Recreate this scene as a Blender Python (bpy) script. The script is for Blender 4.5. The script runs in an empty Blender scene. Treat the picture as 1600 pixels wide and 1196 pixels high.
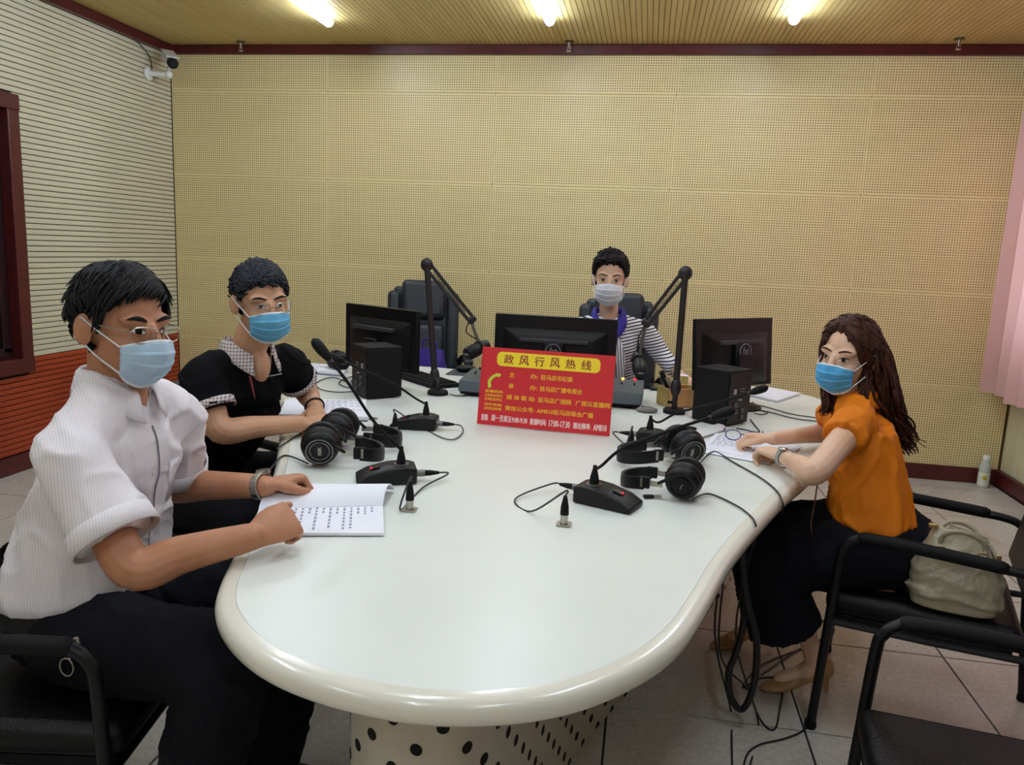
import bpy, bmesh, math, random
import numpy as np
from mathutils import Vector, Matrix, noise
random.seed(7)
noise.seed_set(11)
SC = bpy.context.scene
COL = SC.collection

# ---------------------------------------------------------------- camera
F_PX, YAW, PITCH, ROLL, CAM_H = 1207.9, -0.1652, 0.1695, -0.0432, 1.381
def cam_basis():
    cy, sy, cp, sp = math.cos(YAW), math.sin(YAW), math.cos(PITCH), math.sin(PITCH)
    fwd = np.array([sy*cp, cy*cp, -sp]); right = np.array([cy, -sy, 0.0]); down = np.cross(fwd, right)
    cr, sr = math.cos(ROLL), math.sin(ROLL)
    return np.array([cr*right + sr*down, -sr*right + cr*down, fwd])
CB = cam_basis()
cam_data = bpy.data.cameras.new('camera'); cam = bpy.data.objects.new('camera', cam_data); COL.objects.link(cam)
cam_data.sensor_fit = 'HORIZONTAL'; cam_data.sensor_width = 36.0; cam_data.lens = 36.0*F_PX/1600.0
cam_data.clip_start = 0.02
m = Matrix.Identity(4)
for i in range(3):
    m[i][0] = CB[0][i]; m[i][1] = -CB[1][i]; m[i][2] = -CB[2][i]
m[0][3], m[1][3], m[2][3] = 0, 0, CAM_H
cam.matrix_world = m
SC.camera = cam
# pixel -> place: along the ray to a known height, a known wall, or a known distance
def pray(x, y): return CB.T @ np.array([(x-800)/F_PX, (y-598)/F_PX, 1.0])
def atz(x, y, z=.75):
    d = pray(x, y); return Vector(d*((z-CAM_H)/d[2])) + Vector((0, 0, CAM_H))
def aty(x, y, Y):
    d = pray(x, y); return Vector(d*(Y/d[1])) + Vector((0, 0, CAM_H))
def W(x, y, d): return Vector(pray(x, y)*d) + Vector((0, 0, CAM_H))

# ---------------------------------------------------------------- view, world
vs = SC.view_settings
vs.view_transform = 'Standard'; vs.look = 'None'; vs.gamma = 1.0; vs.exposure = 0.0; vs.use_curve_mapping = False
TUBE_POWER = 49.0
SKY_POWER = 3.0
world = bpy.data.worlds.new('world'); SC.world = world; world.use_nodes = True
wn = world.node_tree.nodes; wl = world.node_tree.links
bgn = wn.get('Background')
bgn.inputs['Color'].default_value = (0.80, 0.90, 1.0, 1); bgn.inputs['Strength'].default_value = SKY_POWER

# ---------------------------------------------------------------- colours & materials
def lin(c):
    c = c/255.0
    return c/12.92 if c <= .04045 else ((c+.055)/1.055)**2.4
def rgb(r, g, b): return (lin(r), lin(g), lin(b), 1.0)
MATS = {}
def mat(name, col, rough=.5, metal=0.0, spec=.5, noise_scale=0, noise_amt=0.0, bump=0.0, bump_scale=200.0, coat=0.0, emit=None, emit_s=0, sss=0.0):
    if name in MATS: return MATS[name]
    M = bpy.data.materials.new(name); M.use_nodes = True
    nt = M.node_tree; b = nt.nodes['Principled BSDF']
    b.inputs['Base Color'].default_value = col
    b.inputs['Roughness'].default_value = rough; b.inputs['Metallic'].default_value = metal
    b.inputs['Specular IOR Level'].default_value = spec
    b.inputs['Coat Weight'].default_value = coat
    if sss:
        b.inputs['Subsurface Weight'].default_value = sss
        b.inputs['Subsurface Radius'].default_value = (.012, .005, .003)
    if emit:
        b.inputs['Emission Color'].default_value = emit; b.inputs['Emission Strength'].default_value = emit_s
    if noise_amt or bump:
        tc = nt.nodes.new('ShaderNodeTexCoord')
    if noise_amt:
        n = nt.nodes.new('ShaderNodeTexNoise'); n.inputs['Scale'].default_value = noise_scale; n.inputs['Detail'].default_value = 5
        nt.links.new(tc.outputs['Object'], n.inputs['Vector'])
        mx = nt.nodes.new('ShaderNodeMix'); mx.data_type = 'RGBA'; mx.blend_type = 'MULTIPLY'
        mx.inputs[0].default_value = 1.0
        mx.inputs[6].default_value = col
        rp = nt.nodes.new('ShaderNodeMapRange'); rp.inputs[1].default_value = .3; rp.inputs[2].default_value = .7
        rp.inputs[3].default_value = 1-noise_amt; rp.inputs[4].default_value = 1+noise_amt*.4
        nt.links.new(n.outputs['Fac'], rp.inputs[0]); nt.links.new(rp.outputs[0], mx.inputs[7])
        nt.links.new(mx.outputs[2], b.inputs['Base Color'])
    if bump:
        n2 = nt.nodes.new('ShaderNodeTexNoise'); n2.inputs['Scale'].default_value = bump_scale; n2.inputs['Detail'].default_value = 4
        nt.links.new(tc.outputs['Object'], n2.inputs['Vector'])
        bp = nt.nodes.new('ShaderNodeBump'); bp.inputs['Strength'].default_value = bump; bp.inputs['Distance'].default_value = .01
        nt.links.new(n2.outputs['Fac'], bp.inputs['Height']); nt.links.new(bp.outputs['Normal'], b.inputs['Normal'])
    MATS[name] = M
    return M
class NT:
    """tiny wrapper for writing node graphs"""
    def __init__(s, M): s.nt = M.node_tree; s.b = s.nt.nodes['Principled BSDF']
    def n(s, t, **kw):
        o = s.nt.nodes.new(t)
        for k, v in kw.items(): setattr(o, k, v)
        return o
    def l(s, a, b): s.nt.links.new(a, b)
    def m(s, op, a, b=None, c=None):
        o = s.nt.nodes.new('ShaderNodeMath'); o.operation = op
        for i, v in enumerate((a, b, c)):
            if v is None: continue
            if isinstance(v, (int, float)): o.inputs[i].default_value = v
            else: s.nt.links.new(v, o.inputs[i])
        return o.outputs[0]
    def mix(s, fac, a, b, blend='MIX'):
        o = s.nt.nodes.new('ShaderNodeMix'); o.data_type = 'RGBA'; o.blend_type = blend
        for i, v in ((0, fac), (6, a), (7, b)):
            if isinstance(v, (int, float, tuple)): o.inputs[i].default_value = v
            else: s.nt.links.new(v, o.inputs[i])
        return o.outputs[2]
    def noise(s, vec, scale, detail=4, stretch=None):
        if stretch:
            mp = s.n('ShaderNodeMapping'); mp.inputs['Scale'].default_value = stretch; s.l(vec, mp.inputs['Vector']); vec = mp.outputs[0]
        o = s.n('ShaderNodeTexNoise'); o.inputs['Scale'].default_value = scale; o.inputs['Detail'].default_value = detail
        s.l(vec, o.inputs['Vector']); return o.outputs['Fac']
    def rng(s, v, a, b, c, d):
        o = s.n('ShaderNodeMapRange')
        for i, q in enumerate((a, b, c, d)): o.inputs[i+1].default_value = q
        s.l(v, o.inputs[0]); return o.outputs[0]
    def bump(s, h, strength, dist=.002):
        o = s.n('ShaderNodeBump'); o.inputs['Strength'].default_value = strength; o.inputs['Distance'].default_value = dist
        s.l(h, o.inputs['Height']); s.l(o.outputs[0], s.b.inputs['Normal'])
def newmat(name, rough=.5, spec=.5):
    M = bpy.data.materials.new(name); M.use_nodes = True; MATS[name] = M
    t = NT(M); t.b.inputs['Roughness'].default_value = rough; t.b.inputs['Specular IOR Level'].default_value = spec
    return M, t

def panel_mat():
    M, t = newmat('perforated_veneer', .38, .4)
    tc = t.n('ShaderNodeTexCoord'); sp = t.n('ShaderNodeSeparateXYZ'); t.l(tc.outputs['Object'], sp.inputs[0])
    x, z = sp.outputs[0], sp.outputs[2]
    aw = t.n('ShaderNodeAttribute', attribute_type='OBJECT', attribute_name='half_w').outputs['Fac']
    ah = t.n('ShaderNodeAttribute', attribute_type='OBJECT', attribute_name='half_h').outputs['Fac']
    P = .016
    fx = t.m('SUBTRACT', t.m('FRACT', t.m('ADD', t.m('DIVIDE', x, P), 100.0)), .5)
    fz = t.m('SUBTRACT', t.m('FRACT', t.m('ADD', t.m('DIVIDE', z, P), 100.0)), .5)
    d = t.m('SQRT', t.m('ADD', t.m('MULTIPLY', fx, fx), t.m('MULTIPLY', fz, fz)))
    hole = t.m('LESS_THAN', d, .235)
    inx = t.m('LESS_THAN', t.m('ABSOLUTE', x), t.m('SUBTRACT', aw, .011))
    inz = t.m('LESS_THAN', t.m('ABSOLUTE', z), t.m('SUBTRACT', ah, .011))
    hole = t.m('MULTIPLY', hole, t.m('MULTIPLY', inx, inz))
    oi = t.n('ShaderNodeObjectInfo')
    add = t.n('ShaderNodeVectorMath', operation='ADD'); t.l(tc.outputs['Object'], add.inputs[0])
    cmb = t.n('ShaderNodeCombineXYZ'); r10 = t.m('MULTIPLY', oi.outputs['Random'], 37.0)
    for i in range(3): t.l(r10, cmb.inputs[i])
    t.l(cmb.outputs[0], add.inputs[1])
    g1 = t.noise(add.outputs[0], 3.0, 6, (.5, 1, 9)); g2 = t.noise(add.outputs[0], 1.6, 3, (.8, 1, 1.6))
    g = t.m('ADD', t.m('MULTIPLY', g1, .6), t.m('MULTIPLY', g2, .5))
    c = t.mix(t.rng(g, .3, .8, 0, 1), rgb(223, 206, 147), rgb(236, 220, 165))
    c = t.mix(t.rng(oi.outputs['Random'], 0, 1, 0, .55), c, rgb(236, 212, 158))
    c = t.mix(hole, c, rgb(84, 62, 30))
    t.l(c, t.b.inputs['Base Color'])
    t.bump(t.m('SUBTRACT', 1.0, hole), .25, .002)
    return M
PANEL = panel_mat()
def wood_mat(name, c1, c2, rough=.4, stretch=(1, 12, 12), scale=3, bump=.05):
    M, t = newmat(name, rough)
    tc = t.n('ShaderNodeTexCoord')
    g = t.noise(tc.outputs['Object'], scale, 7, stretch)
    t.l(t.mix(t.rng(g, .3, .7, 0, 1), c1, c2), t.b.inputs['Base Color'])
    t.bump(g, bump)
    return M
SLAT_CREAM = wood_mat('cream_slat', rgb(196, 190, 160), rgb(212, 206, 178), .45, (12, 1, 12), 2)
SLAT_RED = wood_mat('red_slat', rgb(146, 52, 24), rgb(170, 68, 34), .45, (12, 1, 12), 2)
SLAT_RW = wood_mat('pale_slat', rgb(196, 190, 150), rgb(210, 204, 168), .5, (12, 12, 1), 2)
CEIL_SLAT = wood_mat('ceiling_slat', rgb(198, 172, 108), rgb(212, 190, 128), .5, (12, 1, 12), 2)
MAROON = wood_mat('maroon_wood', rgb(72, 20, 24), rgb(90, 30, 30), .35, (8, 8, 8), 2)
GROOVE = mat('groove_backing', rgb(62, 50, 30), .8)
GROOVE_RED = mat('groove_backing_red', rgb(205, 120, 70), .7)
def tile_mat():
    M, t = newmat('floor_tile', .28, .5)
    tc = t.n('ShaderNodeTexCoord'); oi = t.n('ShaderNodeObjectInfo')
    add = t.n('ShaderNodeVectorMath', operation='ADD'); t.l(tc.outputs['Object'], add.inputs[0]); t.l(oi.outputs['Location'], add.inputs[1])
    v = add.outputs[0]
    n = t.noise(v, 60, 6); n2 = t.noise(v, 2.3, 5); n3 = t.noise(v, 5.0, 4, (1, .35, 1))
    c = t.mix(t.rng(n, .35, .65, 0, 1), rgb(186, 180, 172), rgb(206, 201, 192))
    c = t.mix(t.rng(n2, .45, .75, 0, .35), c, rgb(160, 148, 136))
    c = t.mix(t.rng(n3, .62, .78, 0, .55), c, rgb(150, 112, 80))
    t.l(c, t.b.inputs['Base Color'])
    t.l(t.rng(n2, .3, .7, .22, .42), t.b.inputs['Roughness'])
    return M
TILE = tile_mat()
GROUT = mat('grout', rgb(40, 30, 30), .8)
TOPWHITE = mat('table_laminate', rgb(226, 229, 221), .33, noise_scale=4, noise_amt=.03)
TOPEDGE = mat('table_edge', rgb(226, 222, 207), .22, coat=.3)
PEDESTAL = mat('pedestal_paint', rgb(205, 198, 182), .35, noise_scale=30, noise_amt=.05)
HOLE = mat('hole_dark', rgb(14, 11, 10), .9)
BLACK = mat('black_plastic', rgb(12, 12, 13), .45, spec=.3, noise_scale=60, noise_amt=.15)
BLACKM = mat('matte_black', rgb(10, 10, 10), .65, spec=.25)
BLACKG = mat('gloss_black', rgb(13, 13, 15), .2)
TUBEBLK = mat('chair_tube', rgb(9, 9, 11), .42, spec=.35, noise_scale=40, noise_amt=.2)
LEATHER = mat('black_leatherette', rgb(10, 9, 10), .45, spec=.3, bump=.25, bump_scale=140, noise_scale=9, noise_amt=.2)
LEATHER_B = mat('bluish_leather', rgb(34, 40, 48), .4, bump=.25, bump_scale=120)
METAL = mat('brushed_metal', rgb(180, 176, 165), .32, 1.0)
GREYMETAL = mat('grey_metal', rgb(120, 118, 112), .4, .8)
GOLD = mat('pale_gold', rgb(214, 190, 140), .28, 1.0)
PAPER = mat('paper', rgb(236, 236, 243), .75, noise_scale=6, noise_amt=.03)
PRINT = mat('print_ink', rgb(150, 150, 166), .8)
WHITEP = mat('white_plastic', rgb(226, 226, 222), .4)
RED_LED = mat('red_led', rgb(255, 40, 60), .4, emit=rgb(255, 40, 60), emit_s=1.5)
ORANGE_LED = mat('orange_led', rgb(255, 170, 80), .4, emit=rgb(255, 170, 80), emit_s=3)
CABLE = mat('cable', rgb(18, 17, 18), .5)

# ---------------------------------------------------------------- mesh helpers
def V(*a): return Vector(a)
def frame_from(d, up=Vector((0, 0, 1))):
    """matrix with columns x=d, y, z close to up"""
    x = d.normalized(); y = up.cross(x)
    if y.length < 1e-5: y = Vector((0, 1, 0)).cross(x)
    if y.length < 1e-5: y = Vector((1, 0, 0)).cross(x)
    y.normalize(); z = x.cross(y).normalized()
    return Matrix((x, y, z)).transposed()
def rotz(a): return Matrix.Rotation(a, 3, 'Z')
def catmull(pts, n=6, closed=False):
    pts = [Vector(p) for p in pts]; out = []; N = len(pts)
    rng = range(N if closed else N-1)
    for i in rng:
        if closed: p0, p1, p2, p3 = pts[i-1], pts[i], pts[(i+1) % N], pts[(i+2) % N]
        else: p0, p1, p2, p3 = pts[max(i-1, 0)], pts[i], pts[i+1], pts[min(i+2, N-1)]
        for k in range(n):
            t = k/n
            out.append(.5*((2*p1)+(p2-p0)*t+(2*p0-5*p1+4*p2-p3)*t*t+(3*p1-p0-3*p2+p3)*t**3))
    if not closed: out.append(pts[-1])
    return out
class MB:
    def __init__(s): s.v = []; s.f = []; s.mi = []; s.cur = 0
    def _add(s, vs, fs):
        o = len(s.v); s.v.extend(Vector(p) for p in vs)
        for f in fs: s.f.append([i+o for i in f]); s.mi.append(s.cur)
        return s
    def box(s, c, size, R=None):
        c = Vector(c); h = Vector(size)/2
        vs = [Vector((sx*h.x, sy*h.y, sz*h.z)) for sx in (-1, 1) for sy in (-1, 1) for sz in (-1, 1)]
        if R is not None: vs = [R @ p for p in vs]
        return s._add([c+p for p in vs], [(0, 1, 3, 2), (4, 6, 7, 5), (0, 4, 5, 1), (2, 3, 7, 6), (0, 2, 6, 4), (1, 5, 7, 3)])
    def taper(s, c, s0, s1, h, R=None, off=(0, 0)):
        """frustum: bottom size s0 (x,y), top size s1, height h, c = bottom centre"""
        vs = [Vector((sx*s0[0]/2, sy*s0[1]/2, 0)) for sx, sy in ((-1, -1), (1, -1), (1, 1), (-1, 1))]
        vs += [Vector((sx*s1[0]/2+off[0], sy*s1[1]/2+off[1], h)) for sx, sy in ((-1, -1), (1, -1), (1, 1), (-1, 1))]
        if R is not None: vs = [R @ p for p in vs]
        c = Vector(c)
        return s._add([c+p for p in vs], [(3, 2, 1, 0), (4, 5, 6, 7), (0, 1, 5, 4), (1, 2, 6, 5), (2, 3, 7, 6), (3, 0, 4, 7)])
    def rings(s, rings, cap=True, close=True):
        n = len(rings[0]); vs = [p for r in rings for p in r]; fs = []
        for i in range(len(rings)-1):
            for j in range(n if close else n-1):
                a = i*n+j; b = i*n+(j+1) % n
                fs.append((a, b, b+n, a+n))
        if cap:
            fs.append(tuple(reversed(range(n)))); fs.append(tuple(range((len(rings)-1)*n, len(rings)*n)))
        return s._add(vs, fs)
    def tube(s, path, r, n=10, cap=True, flat=None, round_ends=False):
        """flat: (up vector, ratio) for an oval section"""
        path = [Vector(p) for p in path]; N = len(path)
        rs = r if isinstance(r, (list, tuple)) else [r]*N
        if len(rs) != N: rs = [np.interp(i/(N-1), np.linspace(0, 1, len(rs)), rs) for i in range(N)]
        rings = []; prev = None
        for i in range(N):
            d = (path[min(i+1, N-1)]-path[max(i-1, 0)])
            if d.length < 1e-9: d = Vector((0, 0, 1))
            d.normalize()
            if flat: u = flat[0] - d*flat[0].dot(d)
            elif prev is None:
                u = Vector((0, 0, 1)) if abs(d.z) < .9 else Vector((1, 0, 0)); u = u - d*u.dot(d)
            else: u = prev - d*prev.dot(d)
            if u.length < 1e-6: u = d.orthogonal()
            u.normalize(); prev = u; w = d.cross(u)
            q = flat[1] if flat else 1.0
            rings.append([path[i]+(u*math.cos(2*math.pi*k/n)*q+w*math.sin(2*math.pi*k/n))*rs[i] for k in range(n)])
        if round_ends:
            def endr(ring, c, dirv, rr):
                out = []
                for a in (.5, .85):
                    out.append([c + (p-c)*math.cos(a*math.pi/2) + dirv*rr*math.sin(a*math.pi/2) for p in ring])
                return out
            d0 = (path[0]-path[1]).normalized(); d1 = (path[-1]-path[-2]).normalized()
            rings = list(reversed(endr(rings[0], path[0], d0, rs[0]))) + rings + endr(rings[-1], path[-1], d1, rs[-1])
        return s.rings(rings, cap)
    def ell(s, c, rad, R=None, nu=16, nv=10):
        c = Vector(c); rings = []
        for i in range(1, nv):
            a = math.pi*i/nv
            ring = [Vector((rad[0]*math.sin(a)*math.cos(2*math.pi*j/nu), rad[1]*math.sin(a)*math.sin(2*math.pi*j/nu), -rad[2]*math.cos(a))) for j in range(nu)]
            rings.append(ring)
        b = Vector((0, 0, -rad[2])); t = Vector((0, 0, rad[2]))
        f = (lambda p: c + (R @ p)) if R is not None else (lambda p: c+p)
        vs = [f(p) for r in rings for p in r] + [f(b), f(t)]
        fs = []
        for i in range(nv-2):
            for j in range(nu):
                a = i*nu+j; e = i*nu+(j+1) % nu; fs.append((a, e, e+nu, a+nu))
        B = (nv-1)*nu; T = B+1
        for j in range(nu):
            fs.append((B, (j+1) % nu, j)); o = (nv-2)*nu; fs.append((T, o+j, o+(j+1) % nu))
        return s._add(vs, fs)
    def lathe(s, prof, c=(0, 0, 0), R=None, n=24, cap=True):
        """prof: [(r,h)] along local z"""
        c = Vector(c); rings = []
        for r, h in prof:
            ring = [Vector((r*math.cos(2*math.pi*j/n), r*math.sin(2*math.pi*j/n), h)) for j in range(n)]
            rings.append([c+(R @ p if R is not None else p) for p in ring])
        return s.rings(rings, cap)
    def prism(s, poly, a, b, R=None, c=(0, 0, 0)):
        """poly in local (x,y), extruded from z=a to z=b"""
        c = Vector(c); n = len(poly)
        f = (lambda p: c + (R @ p)) if R is not None else (lambda p: c+p)
        return s.rings([[f(Vector((x, y, a))) for x, y in poly], [f(Vector((x, y, b))) for x, y in poly]])
    def sheet(s, grid):
        n = len(grid[0]); vs = [p for r in grid for p in r]
        return s._add(vs, [(i*n+j, i*n+j+1, (i+1)*n+j+1, (i+1)*n+j) for i in range(len(grid)-1) for j in range(n-1)])
    def build(s, name, material, parent=None, smooth=True, bevel=0, seg=2, remesh=0, smoothit=0, subsurf=0, solid=0, angle=40, off=None, fixn=False, disp=None):
        me = bpy.data.meshes.new(name)
        o = Vector(off) if off is not None else Vector((0, 0, 0))
        me.from_pydata([tuple(p-o) for p in s.v], [], s.f)
        mats = material if isinstance(material, (list, tuple)) else [material]
        for M in mats: me.materials.append(M)
        if len(mats) > 1: me.polygons.foreach_set('material_index', s.mi)
        me.update()
        if fixn or remesh:
            bm = bmesh.new(); bm.from_mesh(me); bmesh.ops.recalc_face_normals(bm, faces=bm.faces); bm.to_mesh(me); bm.free()
        ob = bpy.data.objects.new(name, me); COL.objects.link(ob)
        if parent is not None: ob.parent = parent
        if remesh:
            md = ob.modifiers.new('r', 'REMESH'); md.mode = 'VOXEL'; md.voxel_size = remesh; md.use_smooth_shade = True
            if smoothit:
                ms = ob.modifiers.new('s', 'SMOOTH'); ms.factor = .5; ms.iterations = smoothit
            dg = bpy.context.evaluated_depsgraph_get(); dg.update()
            nm = bpy.data.meshes.new_from_object(ob.evaluated_get(dg)); ob.modifiers.clear()
            nm.name = name; ob.data = nm; me = nm
            if not me.materials:
                for M in mats: me.materials.append(M)
        if disp is not None:
            no = [v.normal.copy() for v in me.vertices]
            for v, q in zip(me.vertices, no): v.co = v.co + q*disp(v.co+o, q)
            me.update()
        if smooth:
            me.polygons.foreach_set('use_smooth', [True]*len(me.polygons))
            if not remesh: me.set_sharp_from_angle(angle=math.radians(angle))
        else:
            me.polygons.foreach_set('use_smooth', [False]*len(me.polygons))
        if solid:
            md = ob.modifiers.new('t', 'SOLIDIFY'); md.thickness = solid; md.offset = 0
        if bevel:
            md = ob.modifiers.new('b', 'BEVEL'); md.width = bevel; md.segments = seg; md.limit_method = 'ANGLE'; md.angle_limit = math.radians(35)
        if subsurf:
            md = ob.modifiers.new('ss', 'SUBSURF'); md.levels = subsurf; md.render_levels = subsurf
        return ob
def folds(amp, sc=9.0, seed=0.0, stretch=(1, 1, 1.6)):
    def fn(p, n):
        q = Vector((p.x*sc*stretch[0]+seed, p.y*sc*stretch[1], p.z*sc*stretch[2]))
        q2 = q+noise.noise_vector(q*.45)*1.6
        r = max(0.0, 1-abs(noise.noise(q2))*3.0); r2 = max(0.0, 1-abs(noise.noise(q2*1.9+Vector((5, 3, 1))))*3.0)
        return amp*(r*r*1.0+r2*r2*.4-.35)
    return fn
def thing(name, label, cat, loc=(0, 0, 0), rz=0, group=None, R=None):
    o = bpy.data.objects.new(name, None); COL.objects.link(o); o.location = loc
    o.rotation_euler = R.to_euler() if R is not None else (0, 0, rz)
    o.empty_display_size = .05
    o['label'] = label; o['category'] = cat
    if group: o['group'] = group
    return o
def tag(o, label, cat, group=None):
    o['label'] = label; o['category'] = cat
    if group: o['group'] = group
    return o
def struct(o): o['kind'] = 'structure'; return o
def link_copy(me, name, parent, loc, rot=None, props=None):
    o = bpy.data.objects.new(name, me); COL.objects.link(o); o.parent = parent; o.location = loc
    if rot is not None: o.rotation_euler = rot
    for k, v in (props or {}).items(): o[k] = v
    return o
def copy_tree(o, parent=None):
    c = o.copy(); COL.objects.link(c); c.parent = parent
    for ch in o.children: copy_tree(ch, c)
    return c
def label(o, s): o['label'] = s; return o

# ---------------------------------------------------------------- room shell
XL, XR, YB, YN, ZC = -3.493, 2.347, 5.371, -2.4, 2.727
def wallbox(name, c, size, m_): return struct(MB().box(c, size).build(name, m_, smooth=False))
floor_ob = wallbox('floor', ((XL+XR)/2, (YB+YN)/2, -.056), (XR-XL+.4, YB-YN+.4, .1), GROUT)
# tiles (grid found from the joints in view)
TS, TX, TY = .588, .5605, 2.82
tm = MB().box((0, 0, 0), (TS-.007, TS-.007, .012)).build('tile', TILE, floor_ob, smooth=False)
tm.location = (TX+TS/2, TY+TS/2, 0.0-.006)
tme = tm.data
xs = [TX+TS/2+TS*i for i in range(-7, 4)]; ys = [TY+TS/2+TS*j for j in range(-9, 5)]
for x in xs:
    for y in ys:
        if abs(x-tm.location.x) < .01 and abs(y-tm.location.y) < .01: continue
        x0, x1 = max(x-TS/2, XL), min(x+TS/2, XR); y0, y1 = max(y-TS/2, YN), min(y+TS/2, YB)
        if x1-x0 < .03 or y1-y0 < .03: continue
        o = link_copy(tme, 'tile', floor_ob, ((x0+x1)/2, (y0+y1)/2, -.006))
        o.scale = ((x1-x0-.007)/(TS-.007), (y1-y0-.007)/(TS-.007), 1)
# back wall with perforated panels
wall_back = wallbox('wall_back', ((XL+XR)/2, YB+.08, ZC/2), (XR-XL+.5, .12, ZC+.1), mat('panel_gap', rgb(120, 98, 58), .8))
colx = [XL, XL+1.2, XL+2.4, XL+3.6, XL+4.8, XR]; rowz = [.10, .6226, 1.2226, 1.8226, 2.4226, 2.67]
pcache = {}
for i in range(5):
    for j in range(5):
        w, h = colx[i+1]-colx[i], rowz[j+1]-rowz[j]; k = (round(w, 3), round(h, 3))
        if k not in pcache:
            pcache[k] = MB().box((0, 0, 0), (w-.002, .018, h-.002)).build('panel', PANEL, wall_back, smooth=False, bevel=.0015, seg=1)
            o = pcache[k]
        else:
            o = pcache[k].copy(); COL.objects.link(o)
        o.location = (colx[i]+w/2, YB+.011, rowz[j]+h/2); o['half_w'] = w/2; o['half_h'] = h/2
struct(MB().box(((XL+XR)/2, YB-.004, .05), (XR-XL, .024, .10)).build('baseboard_back', MAROON, smooth=False, bevel=.004))
struct(MB().box(((XL+XR)/2, YB-.011, ZC-.033), (XR-XL, .04, .062)).build('trim_1', MAROON, smooth=False, bevel=.004))
# left wall: grooved slats, red below, cream above, with the dark control-room window
WY1 = 3.90          # far edge of the window frame
wall_left = struct(MB().box((XL-.09, (YB+YN)/2, .57/2), (.14, YB-YN+.4, .57)).box((XL-.09, (YB+YN)/2, (2.104+ZC)/2+.02), (.14, YB-YN+.4, ZC-2.104+.04))
    .box((XL-.09, (WY1-.01+YB+.2)/2, 1.34), (.14, YB+.2-WY1+.01, 1.56)).box((XL-.09, (1.5+YN-.2)/2, 1.34), (.14, 1.5-YN+.2, 1.56)).build('wall_left', GROOVE, smooth=False))
def slat_run(z, red):
    z0, z1 = z+.002, z+.030
    segs = [(YN, YB-.0)]
    if z1 > .575 and z0 < 2.10: segs = [(WY1, YB), (YN, 1.5)]
    for a, b in segs:
        L = b-a; k = (red, round(L, 2))
        if k not in scache:
            scache[k] = MB().box((0, 0, 0), (.016, L, .0275)).build('slat', SLAT_RED if red else SLAT_CREAM, wall_left, smooth=False, bevel=.002, seg=1)
            o = scache[k]
        else:
            o = scache[k].copy(); COL.objects.link(o)
        o.location = (XL-.012, (a+b)/2, z+.016)
scache = {}
z = .103
while z < 2.66:
    slat_run(z, z+.016 < .647); z += .032
struct(MB().box((XL+.008, (YB+YN)/2, .05), (.024, YB-YN, .10)).build('baseboard_left', MAROON, smooth=False, bevel=.004))
struct(MB().box((XL+.012, (YB+YN)/2, ZC-.033), (.04, YB-YN, .062)).build('trim_2', MAROON, smooth=False, bevel=.004))
win1 = bpy.data.objects.new('window_1', None); COL.objects.link(win1); struct(win1); win1.location = (XL, 2.7, .57)
fr = MB()
for c, sz in (((XL-.03, 2.7, 2.062), (.13, 2.42, .085)), ((XL-.03, 2.7, .612), (.13, 2.42, .085)), ((XL-.03, 3.862, 1.337), (.13, .082, 1.37)), ((XL-.03, 1.538, 1.337), (.13, .082, 1.37))): fr.box(c, sz)
fr.build('window_frame', MAROON, win1, smooth=False, bevel=.006, off=win1.location)
ins = MB()
for c, sz in (((XL-.06, 2.7, 1.99), (.06, 2.25, .06)), ((XL-.06, 2.7, .685), (.06, 2.25, .06)), ((XL-.06, 3.79, 1.337), (.06, .06, 1.30)), ((XL-.06, 1.61, 1.337), (.06, .06, 1.30))): ins.box(c, sz)
ins.build('inner_frame', mat('dark_frame', rgb(40, 16, 18), .4), win1, smooth=False, bevel=.004, off=win1.location)
MB().box((XL-.085, 2.7, 1.337), (.012, 2.13, 1.26)).build('pane', mat('dark_glass', rgb(16, 14, 14), .06, spec=.6), win1, smooth=False, off=win1.location)
# right wall with the curtained window, vertical slats
WR0, WR1, WZ0, WZ1 = 2.6, 5.22, .92, 2.36
wall_right = struct(MB().box((XR+.10, (YB+YN)/2, WZ0/2), (.14, YB-YN+.4, WZ0)).box((XR+.10, (YB+YN)/2, (WZ1+ZC)/2+.02), (.14, YB-YN+.4, ZC-WZ1+.04))
    .box((XR+.10, (WR1+YB+.2)/2, (WZ0+WZ1)/2), (.14, YB+.2-WR1, WZ1-WZ0)).box((XR+.10, (WR0+YN-.2)/2, (WZ0+WZ1)/2), (.14, WR0-YN+.2, WZ1-WZ0)).build('wall_right', GROOVE, smooth=False))
vs_ = None; y = YB-.016
while y > 2.2:
    hi = WZ0 if y < WR1-.01 else 2.66
    key = ('v', hi)
    if key not in scache:
        scache[key] = MB().box((0, 0, 0), (.016, .0275, hi-.1)).build('slat', SLAT_RW, wall_right, smooth=False, bevel=.002, seg=1); o = scache[key]
    else:
        o = scache[key].copy(); COL.objects.link(o)
    o.location = (XR+.022, y, .1+(hi-.1)/2); y -= .032
struct(MB().box((XR+.002, (YB+YN)/2, .05), (.024, YB-YN, .10)).build('baseboard_right', MAROON, smooth=False, bevel=.004))
struct(MB().box((XR-.002, (YB+YN)/2, ZC-.033), (.04, YB-YN, .062)).build('trim_3', MAROON, smooth=False, bevel=.004))
win2 = bpy.data.objects.new('window_2', None); COL.objects.link(win2); struct(win2); win2.location = (XR, 4, WZ0)
fr = MB(); ym = (WR0+WR1)/2
for c, sz in (((XR+.1, ym, WZ0+.025), (.07, WR1-WR0, .05)), ((XR+.1, ym, WZ1-.025), (.07, WR1-WR0, .05))): fr.box(c, sz)
for yy in (WR0+.025, WR0+.89, WR0+1.76, WR1-.025): fr.box((XR+.1, yy, (WZ0+WZ1)/2), (.07, .05, WZ1-WZ0-.1))
fr.build('window_frame', WHITEP, win2, smooth=False, bevel=.004, off=win2.location)
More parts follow.
